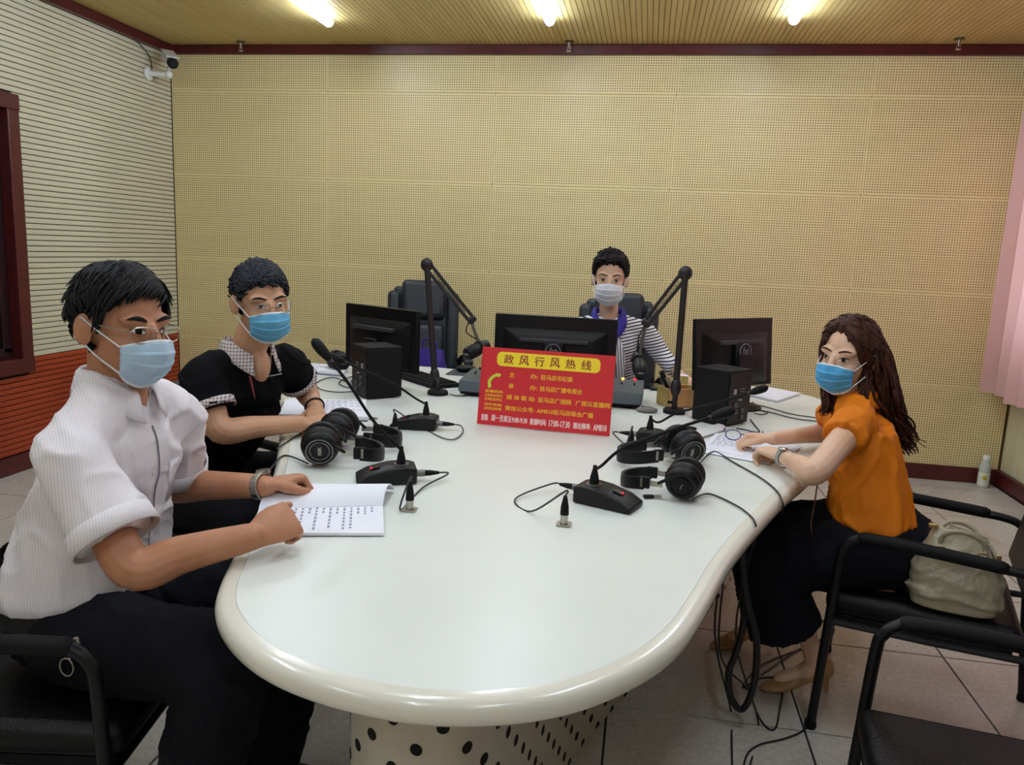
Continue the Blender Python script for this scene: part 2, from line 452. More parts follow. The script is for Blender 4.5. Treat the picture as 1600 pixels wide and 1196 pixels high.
def glass_mat():
    M = bpy.data.materials.new('clear_glass'); M.use_nodes = True; nt = M.node_tree; nt.nodes.clear()
    o = nt.nodes.new('ShaderNodeOutputMaterial'); mx = nt.nodes.new('ShaderNodeMixShader'); tr = nt.nodes.new('ShaderNodeBsdfTransparent'); gl = nt.nodes.new('ShaderNodeBsdfGlossy')
    gl.inputs['Roughness'].default_value = .03; mx.inputs[0].default_value = .07
    nt.links.new(tr.outputs[0], mx.inputs[1]); nt.links.new(gl.outputs[0], mx.inputs[2]); nt.links.new(mx.outputs[0], o.inputs[0]); return M
GLASS = glass_mat()
for a, b in ((WR0+.05, WR0+.865), (WR0+.915, WR0+1.735), (WR0+1.785, WR1-.05)):
    MB().box((XR+.1, (a+b)/2, (WZ0+WZ1)/2), (.005, b-a, WZ1-WZ0-.1)).build('pane', GLASS, win2, smooth=False, off=win2.location)
# near wall behind the photographer
wallbox('wall_near', ((XL+XR)/2, YN-.07, ZC/2), (XR-XL+.5, .14, ZC+.1), mat('near_wall', rgb(214, 198, 150), .6))
# ceiling with grooved boards (too fine and too many to pick apart)
ceiling = wallbox('ceiling', ((XL+XR)/2, (YB+YN)/2, ZC+.06), (XR-XL+.5, YB-YN+.4, .1), mat('ceiling_backing', rgb(120, 98, 56), .8))
cs = MB(); x = XL+.016
while x < XR: cs.box((x, (YB+YN)/2, ZC+.006), (.0285, YB-YN, .012)); x += .032
o = cs.build('ceiling_strip', CEIL_SLAT, ceiling, smooth=False); o['kind'] = 'stuff'
# ---------------------------------------------------------------- tube lamps
TUBE = bpy.data.materials.new('tube_glow'); TUBE.use_nodes = True
_b = TUBE.node_tree.nodes['Principled BSDF']; _b.inputs['Base Color'].default_value = (.9, .9, .9, 1)
_b.inputs['Emission Color'].default_value = (.79, .915, 1.10, 1); _b.inputs['Emission Strength'].default_value = TUBE_POWER
lab = {(-2.02, 3.6): 'white ceiling tube lamp nearest the left slatted wall', (-.66, 3.6): 'white ceiling tube lamp in the middle of the far row', (.70, 3.6): 'white ceiling tube lamp nearest the window curtain'}
for X in (-2.02, -.66, .70):
    for Y0 in (3.56, 1.2, -1.3):
        if Y0 == 3.56: lb = lab[(X, 3.6)]
        else: lb = 'white ceiling tube lamp %s, %s row' % ({-2.02: 'over the men', -.66: 'over the table', .70: 'over the window side'}[X], 'second' if Y0 > 0 else 'nearest')
        t = thing('tube_lamp', lb, 'lamp', (X, Y0+.6, ZC), 0, 'ceiling tube lamps')
        MB().box((0, 0, -.009), (.05, 1.21, .018)).build('lamp_housing', WHITEP, t, smooth=False, bevel=.003)
        rr = []
        for yy, s_ in ((-.60, .6), (-.592, .9), (-.58, 1), (.58, 1), (.592, .9), (.60, .6)):
            rr.append([Vector((.030*s_*math.cos(a), yy, -.018-.034*s_*math.sin(a))) for a in [math.pi*k/10 for k in range(11)]])
        MB().rings(rr).build('diffuser', TUBE, t, fixn=True)
        for e in (-1, 1): MB().box((0, e*.606, -.006), (.03, .012, .012)).build('end_clip', GREYMETAL, t, smooth=False)
# ---------------------------------------------------------------- curtain
def curtain():
    M, t = newmat('pink_curtain', .8, .2)
    t.b.inputs['Base Color'].default_value = rgb(226, 190, 186)
    nt = M.node_tree; tr = nt.nodes.new('ShaderNodeBsdfTranslucent'); tr.inputs[0].default_value = rgb(244, 196, 190)
    mx = nt.nodes.new('ShaderNodeMixShader'); mx.inputs[0].default_value = .45
    nt.links.new(t.b.outputs[0], mx.inputs[1]); nt.links.new(tr.outputs[0], mx.inputs[2]); nt.links.new(mx.outputs[0], nt.nodes['Material Output'].inputs[0])
    th = thing('curtain', 'pale pink pleated curtain over the window on the right wall', 'curtain', (2.2, 4.2, .62))
    g = []
    for i in range(25):
        zz = .62 + (2.52-.62)*i/24; row = []
        for k in range(331):
            y = 2.35 + (5.35-2.35)*k/330; am = .045*(.75+.25*(1-i/24))
            ph = (y-2.35)/.165*2*math.pi
            row.append(Vector((2.185 + am*math.sin(ph+.5*math.sin(zz*1.3)) + .012*math.sin(ph*.37+zz), y + .012*math.sin(ph*2), zz+.012*math.sin(ph*.31)*(1-i/24))))
        g.append(row)
    MB().sheet(g).build('cloth', M, th, off=th.location)
    MB().tube([(2.205, 2.3, 2.535), (2.205, 5.33, 2.535)], .014, 12).build('rod', MAROON, th, off=th.location)
curtain()
# ================================================================ table
TZ = .7486
outline = [(-.73, 1.21), (-.655, 1.105), (-.545, 1.02), (-.42, .975), (-.29, .962), (-.17, .985), (-.06, 1.042), (.035, 1.14), (.10, 1.25), (.15, 1.39), (.24, 1.69), (.40, 2.10), (.51, 2.34),
           (.68, 2.72), (.82, 3.08), (.905, 3.40), (.905, 3.66), (.82, 3.90), (.68, 4.04), (.50, 4.06), (.30, 3.93), (.05, 3.76), (-.25, 3.70), (-.55, 3.76), (-.80, 3.90), (-1.05, 3.97), (-1.32, 3.95), (-1.56, 3.84), (-1.70, 3.66), (-1.70, 3.44), (-1.56, 3.12), (-1.32, 2.66), (-1.03, 2.04), (-.90, 1.70), (-.80, 1.40)]
OUT = catmull([(x, y, 0) for x, y in outline], 6, True)
def inset(pts, d):
    n = len(pts); out = []
    for i in range(n):
        t = (pts[(i+1) % n]-pts[i-1]); t.normalize(); nrm = Vector((-t.y, t.x, 0))
        out.append(pts[i]+nrm*d)
    return out
def ringz(pts, z): return [Vector((p.x, p.y, z)) for p in pts]
table = thing('conference_table', 'large white teardrop conference table with cream rounded edge and perforated base', 'table', (-.3, 2.4, 0))
IN6 = inset(OUT, .036)
mb = MB(); mb.rings([ringz(inset(OUT, .12), TZ-.03), ringz(IN6, TZ-.03), ringz(IN6, TZ-.0006)], cap=True); mb.build('table_top', TOPWHITE, table, off=table.location, angle=30)
prof = [(.0357, TZ-.002), (.0350, TZ), (.020, TZ), (.012, TZ-.0015), (.004, TZ-.008), (0, TZ-.02), (.002, TZ-.034), (.01, TZ-.042), (.03, TZ-.045), (.15, TZ-.045)]
mb = MB(); mb.rings([ringz(inset(OUT, d), z) for d, z in prof], cap=False); mb.build('edge_band', TOPEDGE, table, off=table.location, angle=60, fixn=False)
BASE = [p+Vector((-.04-.11*max(0, min(1, (p.x+.25)/.3)), .03, 0)) for p in inset(OUT, .27)]
mb = MB(); mb.rings([ringz(BASE, 0), ringz(BASE, .708)]); mb.build('pedestal', PEDESTAL, table, off=table.location, angle=30)
# round holes in the pedestal, staggered
hm = MB(); acc = 0; nxt = .0; k = 0; PER = BASE+[BASE[0]]
cols = []
for i in range(len(PER)-1):
    a, b = PER[i], PER[i+1]; L = (b-a).length
    while nxt <= acc+L:
        cols.append((a+(b-a)*((nxt-acc)/L), (b-a).normalized())); nxt += .05
    acc += L
for ci, (p, t) in enumerate(cols):
    nrm = Vector((t.y, -t.x, 0)); R = Matrix((t, Vector((0, 0, 1)), nrm)).transposed()
    for r in range(7):
        hm.lathe([(.0125, -.004), (.0125, .0008)], p+Vector((0, 0, .655-r*.1-(.05 if ci % 2 else 0))), R, 12)
hm.build('perforation', HOLE, table, off=table.location)['kind'] = 'stuff'
TZ = .75
def cable(pts, r=.0022, n=6, seg=6): return MB().tube(catmull(pts, seg), r, n)

# ================================================================ chairs
def make_armchair(name, lb, loc, ang, group):
    t = thing(name, lb, 'chair', loc, ang, group)
    mb = MB(); mb.box((.02, 0, .395), (.50, .47, .07)); mb.build('seat', LEATHER, t, bevel=.028, seg=4)
    mb = MB(); mb.box((.02, 0, .345), (.46, .44, .03)); mb.build('seat_base', BLACKM, t, bevel=.006)
    R = Matrix.Rotation(math.radians(-10), 3, 'Y')
    mb = MB(); mb.box((-.285, 0, .65), (.075, .46, .36), R); mb.build('backrest', LEATHER, t, bevel=.03, seg=4)
    for s in (-1, 1):
        y = s*.262
        arm = [(.27, y, .0), (.255, y, .30), (.243, y, .54), (.232, y, .585), (.205, y, .61), (.16, y, .618), (-.10, y, .605), (-.20, y, .60), (-.25, y, .585), (-.275, y*.96, .55)]
        MB().tube(catmull(arm, 5), .0135, 10).build('arm_frame', TUBEBLK, t)
        MB().tube(catmull([(.19, y, .617), (.10, y, .618), (-.05, y, .612), (-.15, y, .607)], 5), .0185, 10, round_ends=True).build('arm_pad', BLACKM, t)
        MB().tube(catmull([(-.33, y*.98, 0), (-.295, y*.96, .35), (-.285, y*.93, .52), (-.315, y*.92, .72)], 5), .0135, 10).build('rear_leg', TUBEBLK, t)
        MB().tube([(.25, y, .35), (.0, y*.92, .345), (-.29, y*.96, .36)], .011, 8).build('side_rail', TUBEBLK, t)
        for x, yy in ((.27, y), (-.33, y*.98)): MB().lathe([(.016, 0), (.018, .004), (.016, .025)], (x, yy, 0), None, 10).build('foot_cap', BLACKM, t)
    MB().tube([(.252, -.262, .345), (.252, .262, .345)], .011, 8).build('front_rail', TUBEBLK, t)
    return t
G = 'black leatherette armchairs'
ch_w = make_armchair('armchair', 'black armchair the woman in orange sits on, holding the handbag', (.915, 2.43, 0), math.radians(163), G)
ch_f = make_armchair('armchair', 'empty black armchair at the lower right corner of the picture', (.76, 1.41, 0), math.radians(172), G)
ch_1 = make_armchair('armchair', 'black armchair under the man in the white shirt', (-1.25, 1.405, 0), math.radians(10), G)
ch_2 = make_armchair('armchair', 'black armchair under the man in the black polo', (-1.54, 2.44, 0), math.radians(-28), G)

def exec_chair(lb, loc, ang):
    t = thing('office_chair', lb, 'office chair', loc, ang, 'padded office chairs against the far wall')
    MB().box((.03, 0, .47), (.50, .50, .11)).build('seat', LEATHER_B, t, bevel=.045, seg=4)
    R = Matrix.Rotation(math.radians(-9), 3, 'Y')
    def P(x, y, z): return Vector((-.25, 0, .52)) + R @ Vector((x, y, z))
    MB().box(P(0, 0, .31), (.07, .40, .58), R).build('backrest', LEATHER_B, t, bevel=.03, seg=4)
    for s in (-1, 1): MB().box(P(.03, s*.195, .30), (.10, .085, .53), R).build('side_bolster', LEATHER_B, t, bevel=.036, seg=4)
    MB().box(P(.045, 0, .51), (.095, .29, .26), R).build('head_cushion', LEATHER_B, t, bevel=.04, seg=4)
    MB().box(P(.04, 0, .20), (.08, .28, .30), R).build('lumbar_cushion', LEATHER_B, t, bevel=.035, seg=4)
    for s in (-1, 1):
        MB().tube(catmull([(.16, s*.27, .45), (.20, s*.29, .58), (.14, s*.295, .66), (-.05, s*.295, .67), (-.20, s*.27, .66), (-.25, s*.24, .60)], 5), .022, 10).build('armrest_frame', BLACK, t)
        MB().box((.06, s*.295, .685), (.28, .06, .035)).build('armrest_pad', LEATHER_B, t, bevel=.015, seg=3)
    MB().lathe([(.028, .10), (.028, .3), (.04, .3), (.04, .42)], (0, 0, 0), None, 16).build('column', BLACKM, t)
    for k in range(5):
        a = 2*math.pi*k/5+.3
        MB().tube([(0, 0, .115), (.30*math.cos(a), .30*math.sin(a), .085)], [.03, .018], 8).build('star_leg', BLACK, t)
        MB().lathe([(.012, -.022), (.03, -.02), (.03, .02), (.012, .022)], (.30*math.cos(a), .30*math.sin(a), .03), Matrix.Rotation(math.pi/2, 3, 'X'), 12).build('caster', BLACKM, t)
    return t
exec_chair('empty dark padded office chair behind the tilted monitor at the left', (-1.38, 4.72, 0), math.radians(-75))
exec_chair('dark padded office chair behind the woman in the striped jacket', (-.15, 4.38, 0), math.radians(-90))

# ================================================================ red sign
def text_mesh(body, x0, x1, yc, h, mb_z=0.0, offset=0.0, shear=0.0, fit=True):
    cu = bpy.data.curves.new('t', 'FONT'); cu.body = body; cu.size = 1.0; cu.offset = offset; cu.shear = shear; cu.resolution_u = 3
    ob = bpy.data.objects.new('t', cu); COL.objects.link(ob)
    dg = bpy.context.evaluated_depsgraph_get(); dg.update()
    me = bpy.data.meshes.new_from_object(ob.evaluated_get(dg))
    bpy.data.objects.remove(ob)
    vs = [v.co.copy() for v in me.vertices]; fs = [list(p.vertices) for p in me.polygons]
    bpy.data.meshes.remove(me)
    if not vs: return [], []
    ax, bx = min(v.x for v in vs), max(v.x for v in vs); ay, by = min(v.y for v in vs), max(v.y for v in vs)
    sy = h/(by-ay); sx = (x1-x0)/(bx-ax)
    out = [Vector((x0+(v.x-ax)*sx, yc+(v.y-(ay+by)/2)*sy, mb_z)) for v in vs]
    return out, fs
def bold(mb, vs, fs, k):
    for i, (dx, dy) in enumerate(((0, 0), (k, 0), (-k, 0), (0, k*.6), (0, -k*.6))): mb._add([p+Vector((dx, dy, i*.00002)) for p in vs], fs)
def make_sign():
    BL, BR = atz(745, 663), atz(952, 683); w = (BR-BL).length; h = .283
    ang = math.atan2(BR.y-BL.y, BR.x-BL.x)
    t = thing('desk_sign', 'red hotline sign board with yellow lettering standing on the white table', 'sign', BL+Vector((0, 0, .0015)), ang)
    lean = math.radians(9)
    R = Matrix.Rotation(math.pi/2-lean, 3, 'X')
    RED = mat('sign_red', rgb(206, 38, 48), .35); YEL = mat('sign_yellow', rgb(244, 214, 40), .45); DKR = mat('sign_brown', rgb(150, 62, 34), .5)
    OCH = mat('sign_ochre', rgb(240, 178, 40), .5); WHT = mat('sign_white', rgb(250, 214, 208), .5); LIME = mat('sign_lime', rgb(198, 206, 60), .5)
    def B(mb, name, m_, par=t, **k):
        mb.v = [R @ p for p in mb.v]
        return mb.build(name, m_, par, **k)
    board = B(MB().box((w/2, h/2, -.003), (w, h, .006)), 'board', RED, smooth=False)
    # support flap behind
    fl = MB(); fl.box((0, 0, 0), (w*.3, .004, .2)); 
    o = fl.build('support_flap', RED, t, smooth=False); o.location = (w/2, .092, .098); o.rotation_euler = (math.radians(20), 0, 0)
    def rrect(x0, x1, y0, y1, r, n=6):
        p = []
        for cx, cy, a0 in ((x1-r, y1-r, 0), (x0+r, y1-r, 90), (x0+r, y0+r, 180), (x1-r, y0+r, 270)):
            for k in range(n+1):
                a = math.radians(a0+90*k/n); p.append((cx+r*math.cos(a), cy+r*math.sin(a)))
        return p
    u = lambda a: a*w; v = lambda b: (1-b)*h
    B(MB().prism(rrect(u(.118), u(.895), v(.232), v(.05), .018), 0, .0012), 'title_bar', YEL)
    mb = MB()
    for i, chh in enumerate('政风行风热线'):
        c = .21+i*.1165; vs_, fs_ = text_mesh(chh, u(c-.036), u(c+.036), v(.142), .034, .0016); bold(mb, vs_, fs_, .0009)
    B(mb, 'title_lettering', DKR, smooth=False)['kind'] = 'stuff'
    # telephone handset mark
    hp = catmull([(u(.135), v(.345), 0), (u(.10), v(.375), 0), (u(.075), v(.43), 0), (u(.072), v(.485), 0)], 6)
    mb = MB(); mb.tube([p+Vector((0, 0, .0006)) for p in hp], .0055, 8, flat=(Vector((0, 0, 1)), .1))
    for p, a in ((hp[0], .3), (hp[-1], 1.5)):
        mb.ell(p+Vector((.002, -.003, .0006)), (.0095, .0065, .0012), Matrix.Rotation(a, 3, 'Z'), 12, 6)
    B(mb, 'telephone_mark', LIME)
    mb = MB()
    for s_, x0, x1, b, hh in (('直播热线:', .045, .185, .565, .0105), ('2983091', .045, .18, .618, .0095), ('2983092', .045, .18, .668, .0095), ('场外热线:', .045, .185, .735, .0105), ('2983098', .045, .18, .787, .0095),
            ('主', .222, .262, .335, .0175), ('办:', .385, .44, .335, .0175), ('驻马店市纪委', .462, .70, .335, .0185), ('承', .222, .262, .48, .0175), ('办:', .385, .44, .48, .0175), ('驻马店广播电视台', .462, .775, .48, .0185),
            ('媒 体 联 动:', .215, .432, .622, .0175), ('驻马店广视网', .455, .70, .622, .0185), ('广视云直播网', .735, .985, .622, .0185), ('微信公众号:', .21, .432, .762, .0175), ('AM810驻马店综合广播', .452, .872, .762, .0185)):
        vs_, fs_ = text_mesh(s_, u(x0), u(x1), v(b), hh, .0007); bold(mb, vs_, fs_, .0006)
    B(mb, 'lettering', OCH, smooth=False)['kind'] = 'stuff'
    mb = MB()
    for s_, x0, x1 in (('直播:', .03, .085), ('周一至周五9:00-9:30', .11, .385), ('重播时间:', .405, .53), ('17:00-17:30', .55, .705), ('播出频率:', .73, .86), ('AM810', .88, .975)):
        vs_, fs_ = text_mesh(s_, u(x0), u(x1), v(.905), .0225, .0007); bold(mb, vs_, fs_, .0006)
    B(mb, 'footer_lettering', WHT, smooth=False)['kind'] = 'stuff'
make_sign()

# ================================================================ gooseneck microphones
def make_mic(lb, cpx, ang, neck, socket_px, cab):
    c = atz(*cpx, TZ); t = thing('gooseneck_microphone', lb, 'microphone', c, 0, 'gooseneck table microphones')
    R = rotz(ang)
    def X(p): return R @ Vector(p)
    # body: wedge, high at the back (-x), rounded nose towards the speaker (+x)
    prof = [(-.075, 0), (.085, 0), (.085, .012), (.055, .028), (.0, .042), (-.05, .046), (-.075, .040)]
    mb = MB(); n = len(prof)
    rings = []
    for y, k in ((-.047, .93), (-.042, 1), (.042, 1), (.047, .93)):
        rings.append([X((x*(.97 if abs(y) > .045 else 1), y*(1.0 if x > -.06 else .9), z*k+.001)) for x, z in prof])
    mb.rings(rings); mb.build('base', BLACK, t, bevel=.004, seg=2, fixn=True)
    mb = MB().box(X((.035, 0, .0365)), (.026, .022, .004), R @ Matrix.Rotation(math.radians(18), 3, 'Y')); mb.build('talk_button', BLACKG, t, smooth=False, bevel=.001)
    MB().ell(X((.045, 0, .0365)), (.0035, .0035, .002), None, 8, 6).build('indicator_light', RED_LED, t)
    MB().lathe([(.022, 0), (.021, .004), (.012, .004)], X((-.035, 0, .043)), None, 16).build('neck_socket', GREYMETAL, t)
    MB().lathe([(.013, 0), (.011, .02), (.006, .04), (.005, .05)], X((-.035, 0, .045)), None, 14).build('neck_boot', BLACKM, t)
    p0 = c+X((-.035, 0, .085))
    pts = [p0] + [Vector(q) for q in neck]
    pa = catmull(pts, 8); pa2 = [p-c for p in pa]
    MB().tube(pa2, .0042, 8).build('gooseneck', BLACKM, t)
    d = (pa2[-1]-pa2[-3]).normalized(); e = pa2[-1]
    prof2 = [(-.004, .005), (0, .008), (.012, .012), (.03, .0145), (.05, .0145), (.06, .012), (.067, .006), (.069, .001)]
    MB().tube([e+d*a for a, _ in prof2], [r for _, r in prof2], 14).build('microphone_head', BLACKM, t)
    MB().tube([e-d*.01, e+d*.002], .0065, 10).build('head_collar', mat('collar_brown', rgb(60, 36, 34), .5), t)
    # connector in the back of the base, cable and plug in the table socket
    rb = X((-.078, .012, .022)); bd = X((-1, 0, 0))
    MB().tube([rb-bd*.004, rb+bd*.02], .0095, 12).build('connector', GREYMETAL, t)
    MB().tube([rb+bd*.02, rb+bd*.035, rb+bd*.06], [.0085, .008, .004], 10).build('connector_boot', BLACKM, t)
    s = atz(*socket_px, TZ)
    s0 = s-c
    MB().box(s0+V(0, 0, .0015), (.034, .03, .003)).build('socket_flange', METAL, t, smooth=False)
    MB().lathe([(.0095, 0), (.0095, .022), (.0085, .022)], s0+V(0, 0, .003), None, 14).build('socket_plug', METAL, t)
    MB().lathe([(.0105, 0), (.0095, .02), (.005, .042), (.0035, .046)], s0+V(0, 0, .025), None, 14).build('plug_boot', BLACKM, t)
    path = [rb+bd*.055, rb+bd*.085+V(0, 0, -.004)] + [atz(*q, TZ)+V(0, 0, .004)-c for q in cab] + [s0+V(0, 0, .082), s0+V(0, 0, .07)]
    cable(path, .0024).build('cable', mat('grey_cable', rgb(52, 54, 56), .5), t)
    return t
make_mic('gooseneck microphone whose base stands beside the open papers', (606, 751), math.radians(203), [W(585, 660, 2.06), W(545, 600, 2.03), W(515, 562, 2.02)], (640, 797), [(660, 765), (625, 800)])
make_mic('gooseneck microphone left of the red sign, neck reaching past the speaker', (650, 668), math.radians(184), [W(648, 622, 2.78), W(615, 600, 2.75), W(570, 580, 2.72), W(538, 566, 2.70)], (617, 678), [(722, 680), (700, 689), (655, 668)])
make_mic('gooseneck microphone nearest the camera with a lit red button', (946, 787), math.radians(-20), [W(940, 728, 2.06), W(975, 700, 2.05), W(1050, 672, 2.05), W(1112, 652, 2.06)], (881, 820), [(805, 782), (830, 802)])
make_mic('gooseneck microphone behind the right headphones, neck crossing the speaker', (1030, 694), math.radians(-8), [W(1030, 660, 2.70), W(1060, 645, 2.70), W(1120, 630, 2.70), W(1172, 614, 2.71)], (985, 706), [(978, 700), (975, 708)])

# ================================================================ headphones
def make_headphones(lb, cup_px, band_px, style, cab):
    c = atz(cup_px[0], cup_px[1], .80); e = atz(band_px[0], band_px[1], .785)
    ang = math.atan2(e.y-c.y, e.x-c.x); L = max(.13, min(.17, (Vector((e.x, e.y))-Vector((c.x, c.y))).length))
    # the near cup stands at local y = -.06 (towards the camera)
    R = rotz(ang); near = -1 if (R @ Vector((0, -1, 0))).y < 0 else 1
    loc = Vector((c.x, c.y, TZ)) - R @ Vector((0, near*.048, 0))
    t = thing('headphones', lb, 'headphones', loc, ang, 'black headphones on the table'); SCL = 1.12 if style == 0 else 1.0; t.scale = (SCL, SCL, SCL)
    for s in (near, -near):
        tilt = Matrix.Rotation(-s*math.radians(14), 3, 'X')
        Rc = tilt @ Matrix.Rotation(-s*math.pi/2, 3, 'X')  # local z -> outwards
        cc = Vector((0, s*.040, .0505))
        pad = MB().lathe([(.030, -.030), (.044, -.030), (.0495, -.022), (.0495, -.010), (.045, -.004)], cc, Rc, 28); pad.build('ear_pad', LEATHER, t)
        cup = MB().lathe([(.045, -.005), (.046, .004), (.042, .014), (.034, .019)] + ([(.0335, .0165), (.0, .0165)] if style == 0 else [(.030, .0195), (.028, .0165), (.0, .0165)]), cc, Rc, 28).build('ear_cup', BLACK, t)
        if style == 0:
            MB().lathe([(.0335, .016), (.0345, .0215), (.0315, .0215), (.0305, .016)], cc, Rc, 28, cap=False).build('chrome_ring', GREYMETAL, t)
            MB().lathe([(.025, .016), (.0255, .019), (.023, .019), (.0225, .016)], cc, Rc, 28, cap=False).build('inner_ring', GREYMETAL, t)
            if s == near:
                tv, tf = text_mesh('ISK', -.012, .012, 0, .009, 0, .02)
                mb = MB(); rr = Matrix.Rotation(math.radians(90 if near < 0 else -90), 3, 'Z'); mb._add([cc + Rc @ (rr @ p + Vector((0, 0, .0172))) for p in tv], tf); mb.build('lettering', METAL, t, smooth=False)
        else:
            MB().lathe([(.024, .016), (.024, .0205), (.020, .0225), (0, .0228)], cc, Rc, 24).build('cup_cap', BLACKM, t)
            MB().box(cc+Rc @ Vector((.0, 0, .0232)), (.016, .003, .001), Rc @ Matrix.Rotation(1.2, 3, 'Z')).build('brand_mark', GREYMETAL, t, smooth=False)
        # yoke arm and slider
        MB().tube(catmull([cc+Vector((.0, s*.022, .034)), cc+Vector((.035, s*.020, .01)), (.062, s*.052, .042)], 4), .0045, 8).build('yoke', BLACK, t)
        MB().box((.072, s*.053, .040), (.045, .003, .014)).build('slider', METAL, t, smooth=False)
        MB().box((.098, s*.053, .040), (.03, .009, .032)).build('band_end', BLACK, t, bevel=.003)
    arc = []
    for k in range(25):
        a = -math.pi/2+math.pi*k/24
        arc.append(Vector((.098+(L-.075)*max(0, math.cos(a))**.8, .053*math.sin(a), .038-.010*math.cos(a))))
    MB().tube(arc, .016, 12, flat=(Vector((0, 0, 1)), 1.0)).build('x', BLACK, t) if False else None
    rings = []
    for k, p in enumerate(arc):
        q = arc[min(k+1, 24)]-arc[max(k-1, 0)]; q.normalize(); nrm = Vector((q.y, -q.x, 0))
        rings.append([p+nrm*a+Vector((0, 0, b)) for a, b in ((-.004, -.016), (.004, -.017), (.0055, 0), (.004, .017), (-.004, .016), (-.007, 0))])
    MB().rings(rings).build('headband', BLACK if style == 0 else LEATHER, t)
    mb = MB().box((.105, near*.0585, .040), (.006, .002, .024)); mb.build('band_mark', METAL, t, smooth=False)
    if cab:
        P = [Vector((-.03, near*.048, .012))] + [R.transposed() @ (Vector(p)-loc)/SCL for p in cab]
        cable(P, .0024).build('cable', CABLE, t)
    return t
tz = lambda x, y, z=.7525: atz(x, y, z)
make_headphones('black headphones with silver-ringed cups lying nearest the man in white', (500, 704), (575, 712), 0, [tz(445, 712), tz(425, 730), tz(415, 745)])
make_headphones('black headphones lying behind another pair, by the folded hands of the man in the polo', (523, 678), (598, 690), 0, [tz(480, 675), tz(450, 690), tz(432, 702)])
make_headphones('black silver-ringed headphones lying beside the papers of the woman in orange', (1078, 706), (1000, 716), 0, [tz(1115, 706), tz(1145, 722), tz(1190, 748), tz(1214, 768), tz(1222, 784, .752), tz(1223, 792, .73), tz(1222, 805, .66)])
make_headphones('plain black headphones lying right of the lit microphone base', (1066, 756), (980, 752), 1, [tz(1108, 772), tz(1150, 790), tz(1172, 806), tz(1180, 818, .752), tz(1181, 826, .73), tz(1180, 850, .62)])
make_headphones('black headphones half hidden behind the left speaker box', (534, 567), (590, 569), 1, None)

# ================================================================ monitors
def make_monitor(lb, tl, tr, Yl, Yr, h, tilt, emblem, group='black computer monitors'):
    a, b = aty(tl[0], tl[1], Yl), aty(tr[0], tr[1], Yr)
    top = (a.z+b.z)/2; w = (Vector((a.x, a.y))-Vector((b.x, b.y))).length; mid = (a+b)/2
    ang = math.atan2(b.y-a.y, b.x-a.x)
    t = thing('computer_monitor', lb, 'monitor', (mid.x, mid.y, TZ), ang, group)
    # local: x along the panel, -y towards the camera (its back)
    zc = top-TZ-h/2; R = Matrix.Rotation(tilt, 3, 'X'); C = Vector((0, 0, zc))
    def P(x, y, z): return C + R @ Vector((x, y, z))
    MB().box(P(0, .012, 0), (w, .022, h), R).build('bezel', BLACK, t, bevel=.004)
    MB().box(P(0, .0235, 0), (w-.03, .002, h-.03), R).build('screen', BLACKG, t, smooth=False)
    mb = MB(); mb.taper(P(0, 0, -.02), (w*.86, h*.78), (w*.62, h*.50), .028, R @ Matrix.Rotation(math.pi/2, 3, 'X')); mb.build('rear_shell', BLACK, t, bevel=.006)
    MB().box(P(0, -.036, h*.16), (w*.56, .022, .018), R).build('vent_ledge', mat('dark_grey', rgb(44, 48, 52), .5), t, bevel=.004)
    MB().box((0, -.052, zc*.5+.004), (.09, .028, zc-.004)).build('stand_neck', BLACK, t, bevel=.006)
    MB().lathe([(.105, 0), (.105, .006), (.09, .014), (.03, .018)], (0, -.03, 0), None, 28).build('stand_foot', BLACK, t)
    if emblem:
        q = Matrix.Rotation(math.pi/2, 3, 'X')
        ec = P(0, -.0305, -.005 if emblem == 1 else .0)
        GR = mat('emblem_grey', rgb(120, 124, 126), .4)
        if emblem == 1: ec = P(0, -.052, h*.02); MB().box(P(0, -.04, h*.0), (.1, .022, .1), R).build('rear_hub', BLACK, t, bevel=.01)
        MB().lathe([(.037, 0), (.037, .002), (.033, .002), (.033, 0)], ec, R @ q, 32, cap=False).build('emblem_ring', GR, t)
        tv, tf = text_mesh('hp', -.021, .021, 0, .046, .002, .01, .35); mb = MB(); mb._add([ec+R @ (q @ p) for p in tv], tf); mb.build('emblem_lettering', GR, t, smooth=False)
make_monitor('black monitor at the left end, turned away behind a speaker box', (540, 473), (652, 487), 3.52, 3.28, .285, 0, 0)
make_monitor('black monitor in the middle, right behind the red sign', (774, 490), (966, 500), 3.56, 3.56, .33, 0, 1)
make_monitor('black monitor at the right end with a round emblem on its back', (1092, 501), (1212, 495), 3.28, 3.62, .30, math.radians(-5), 1)

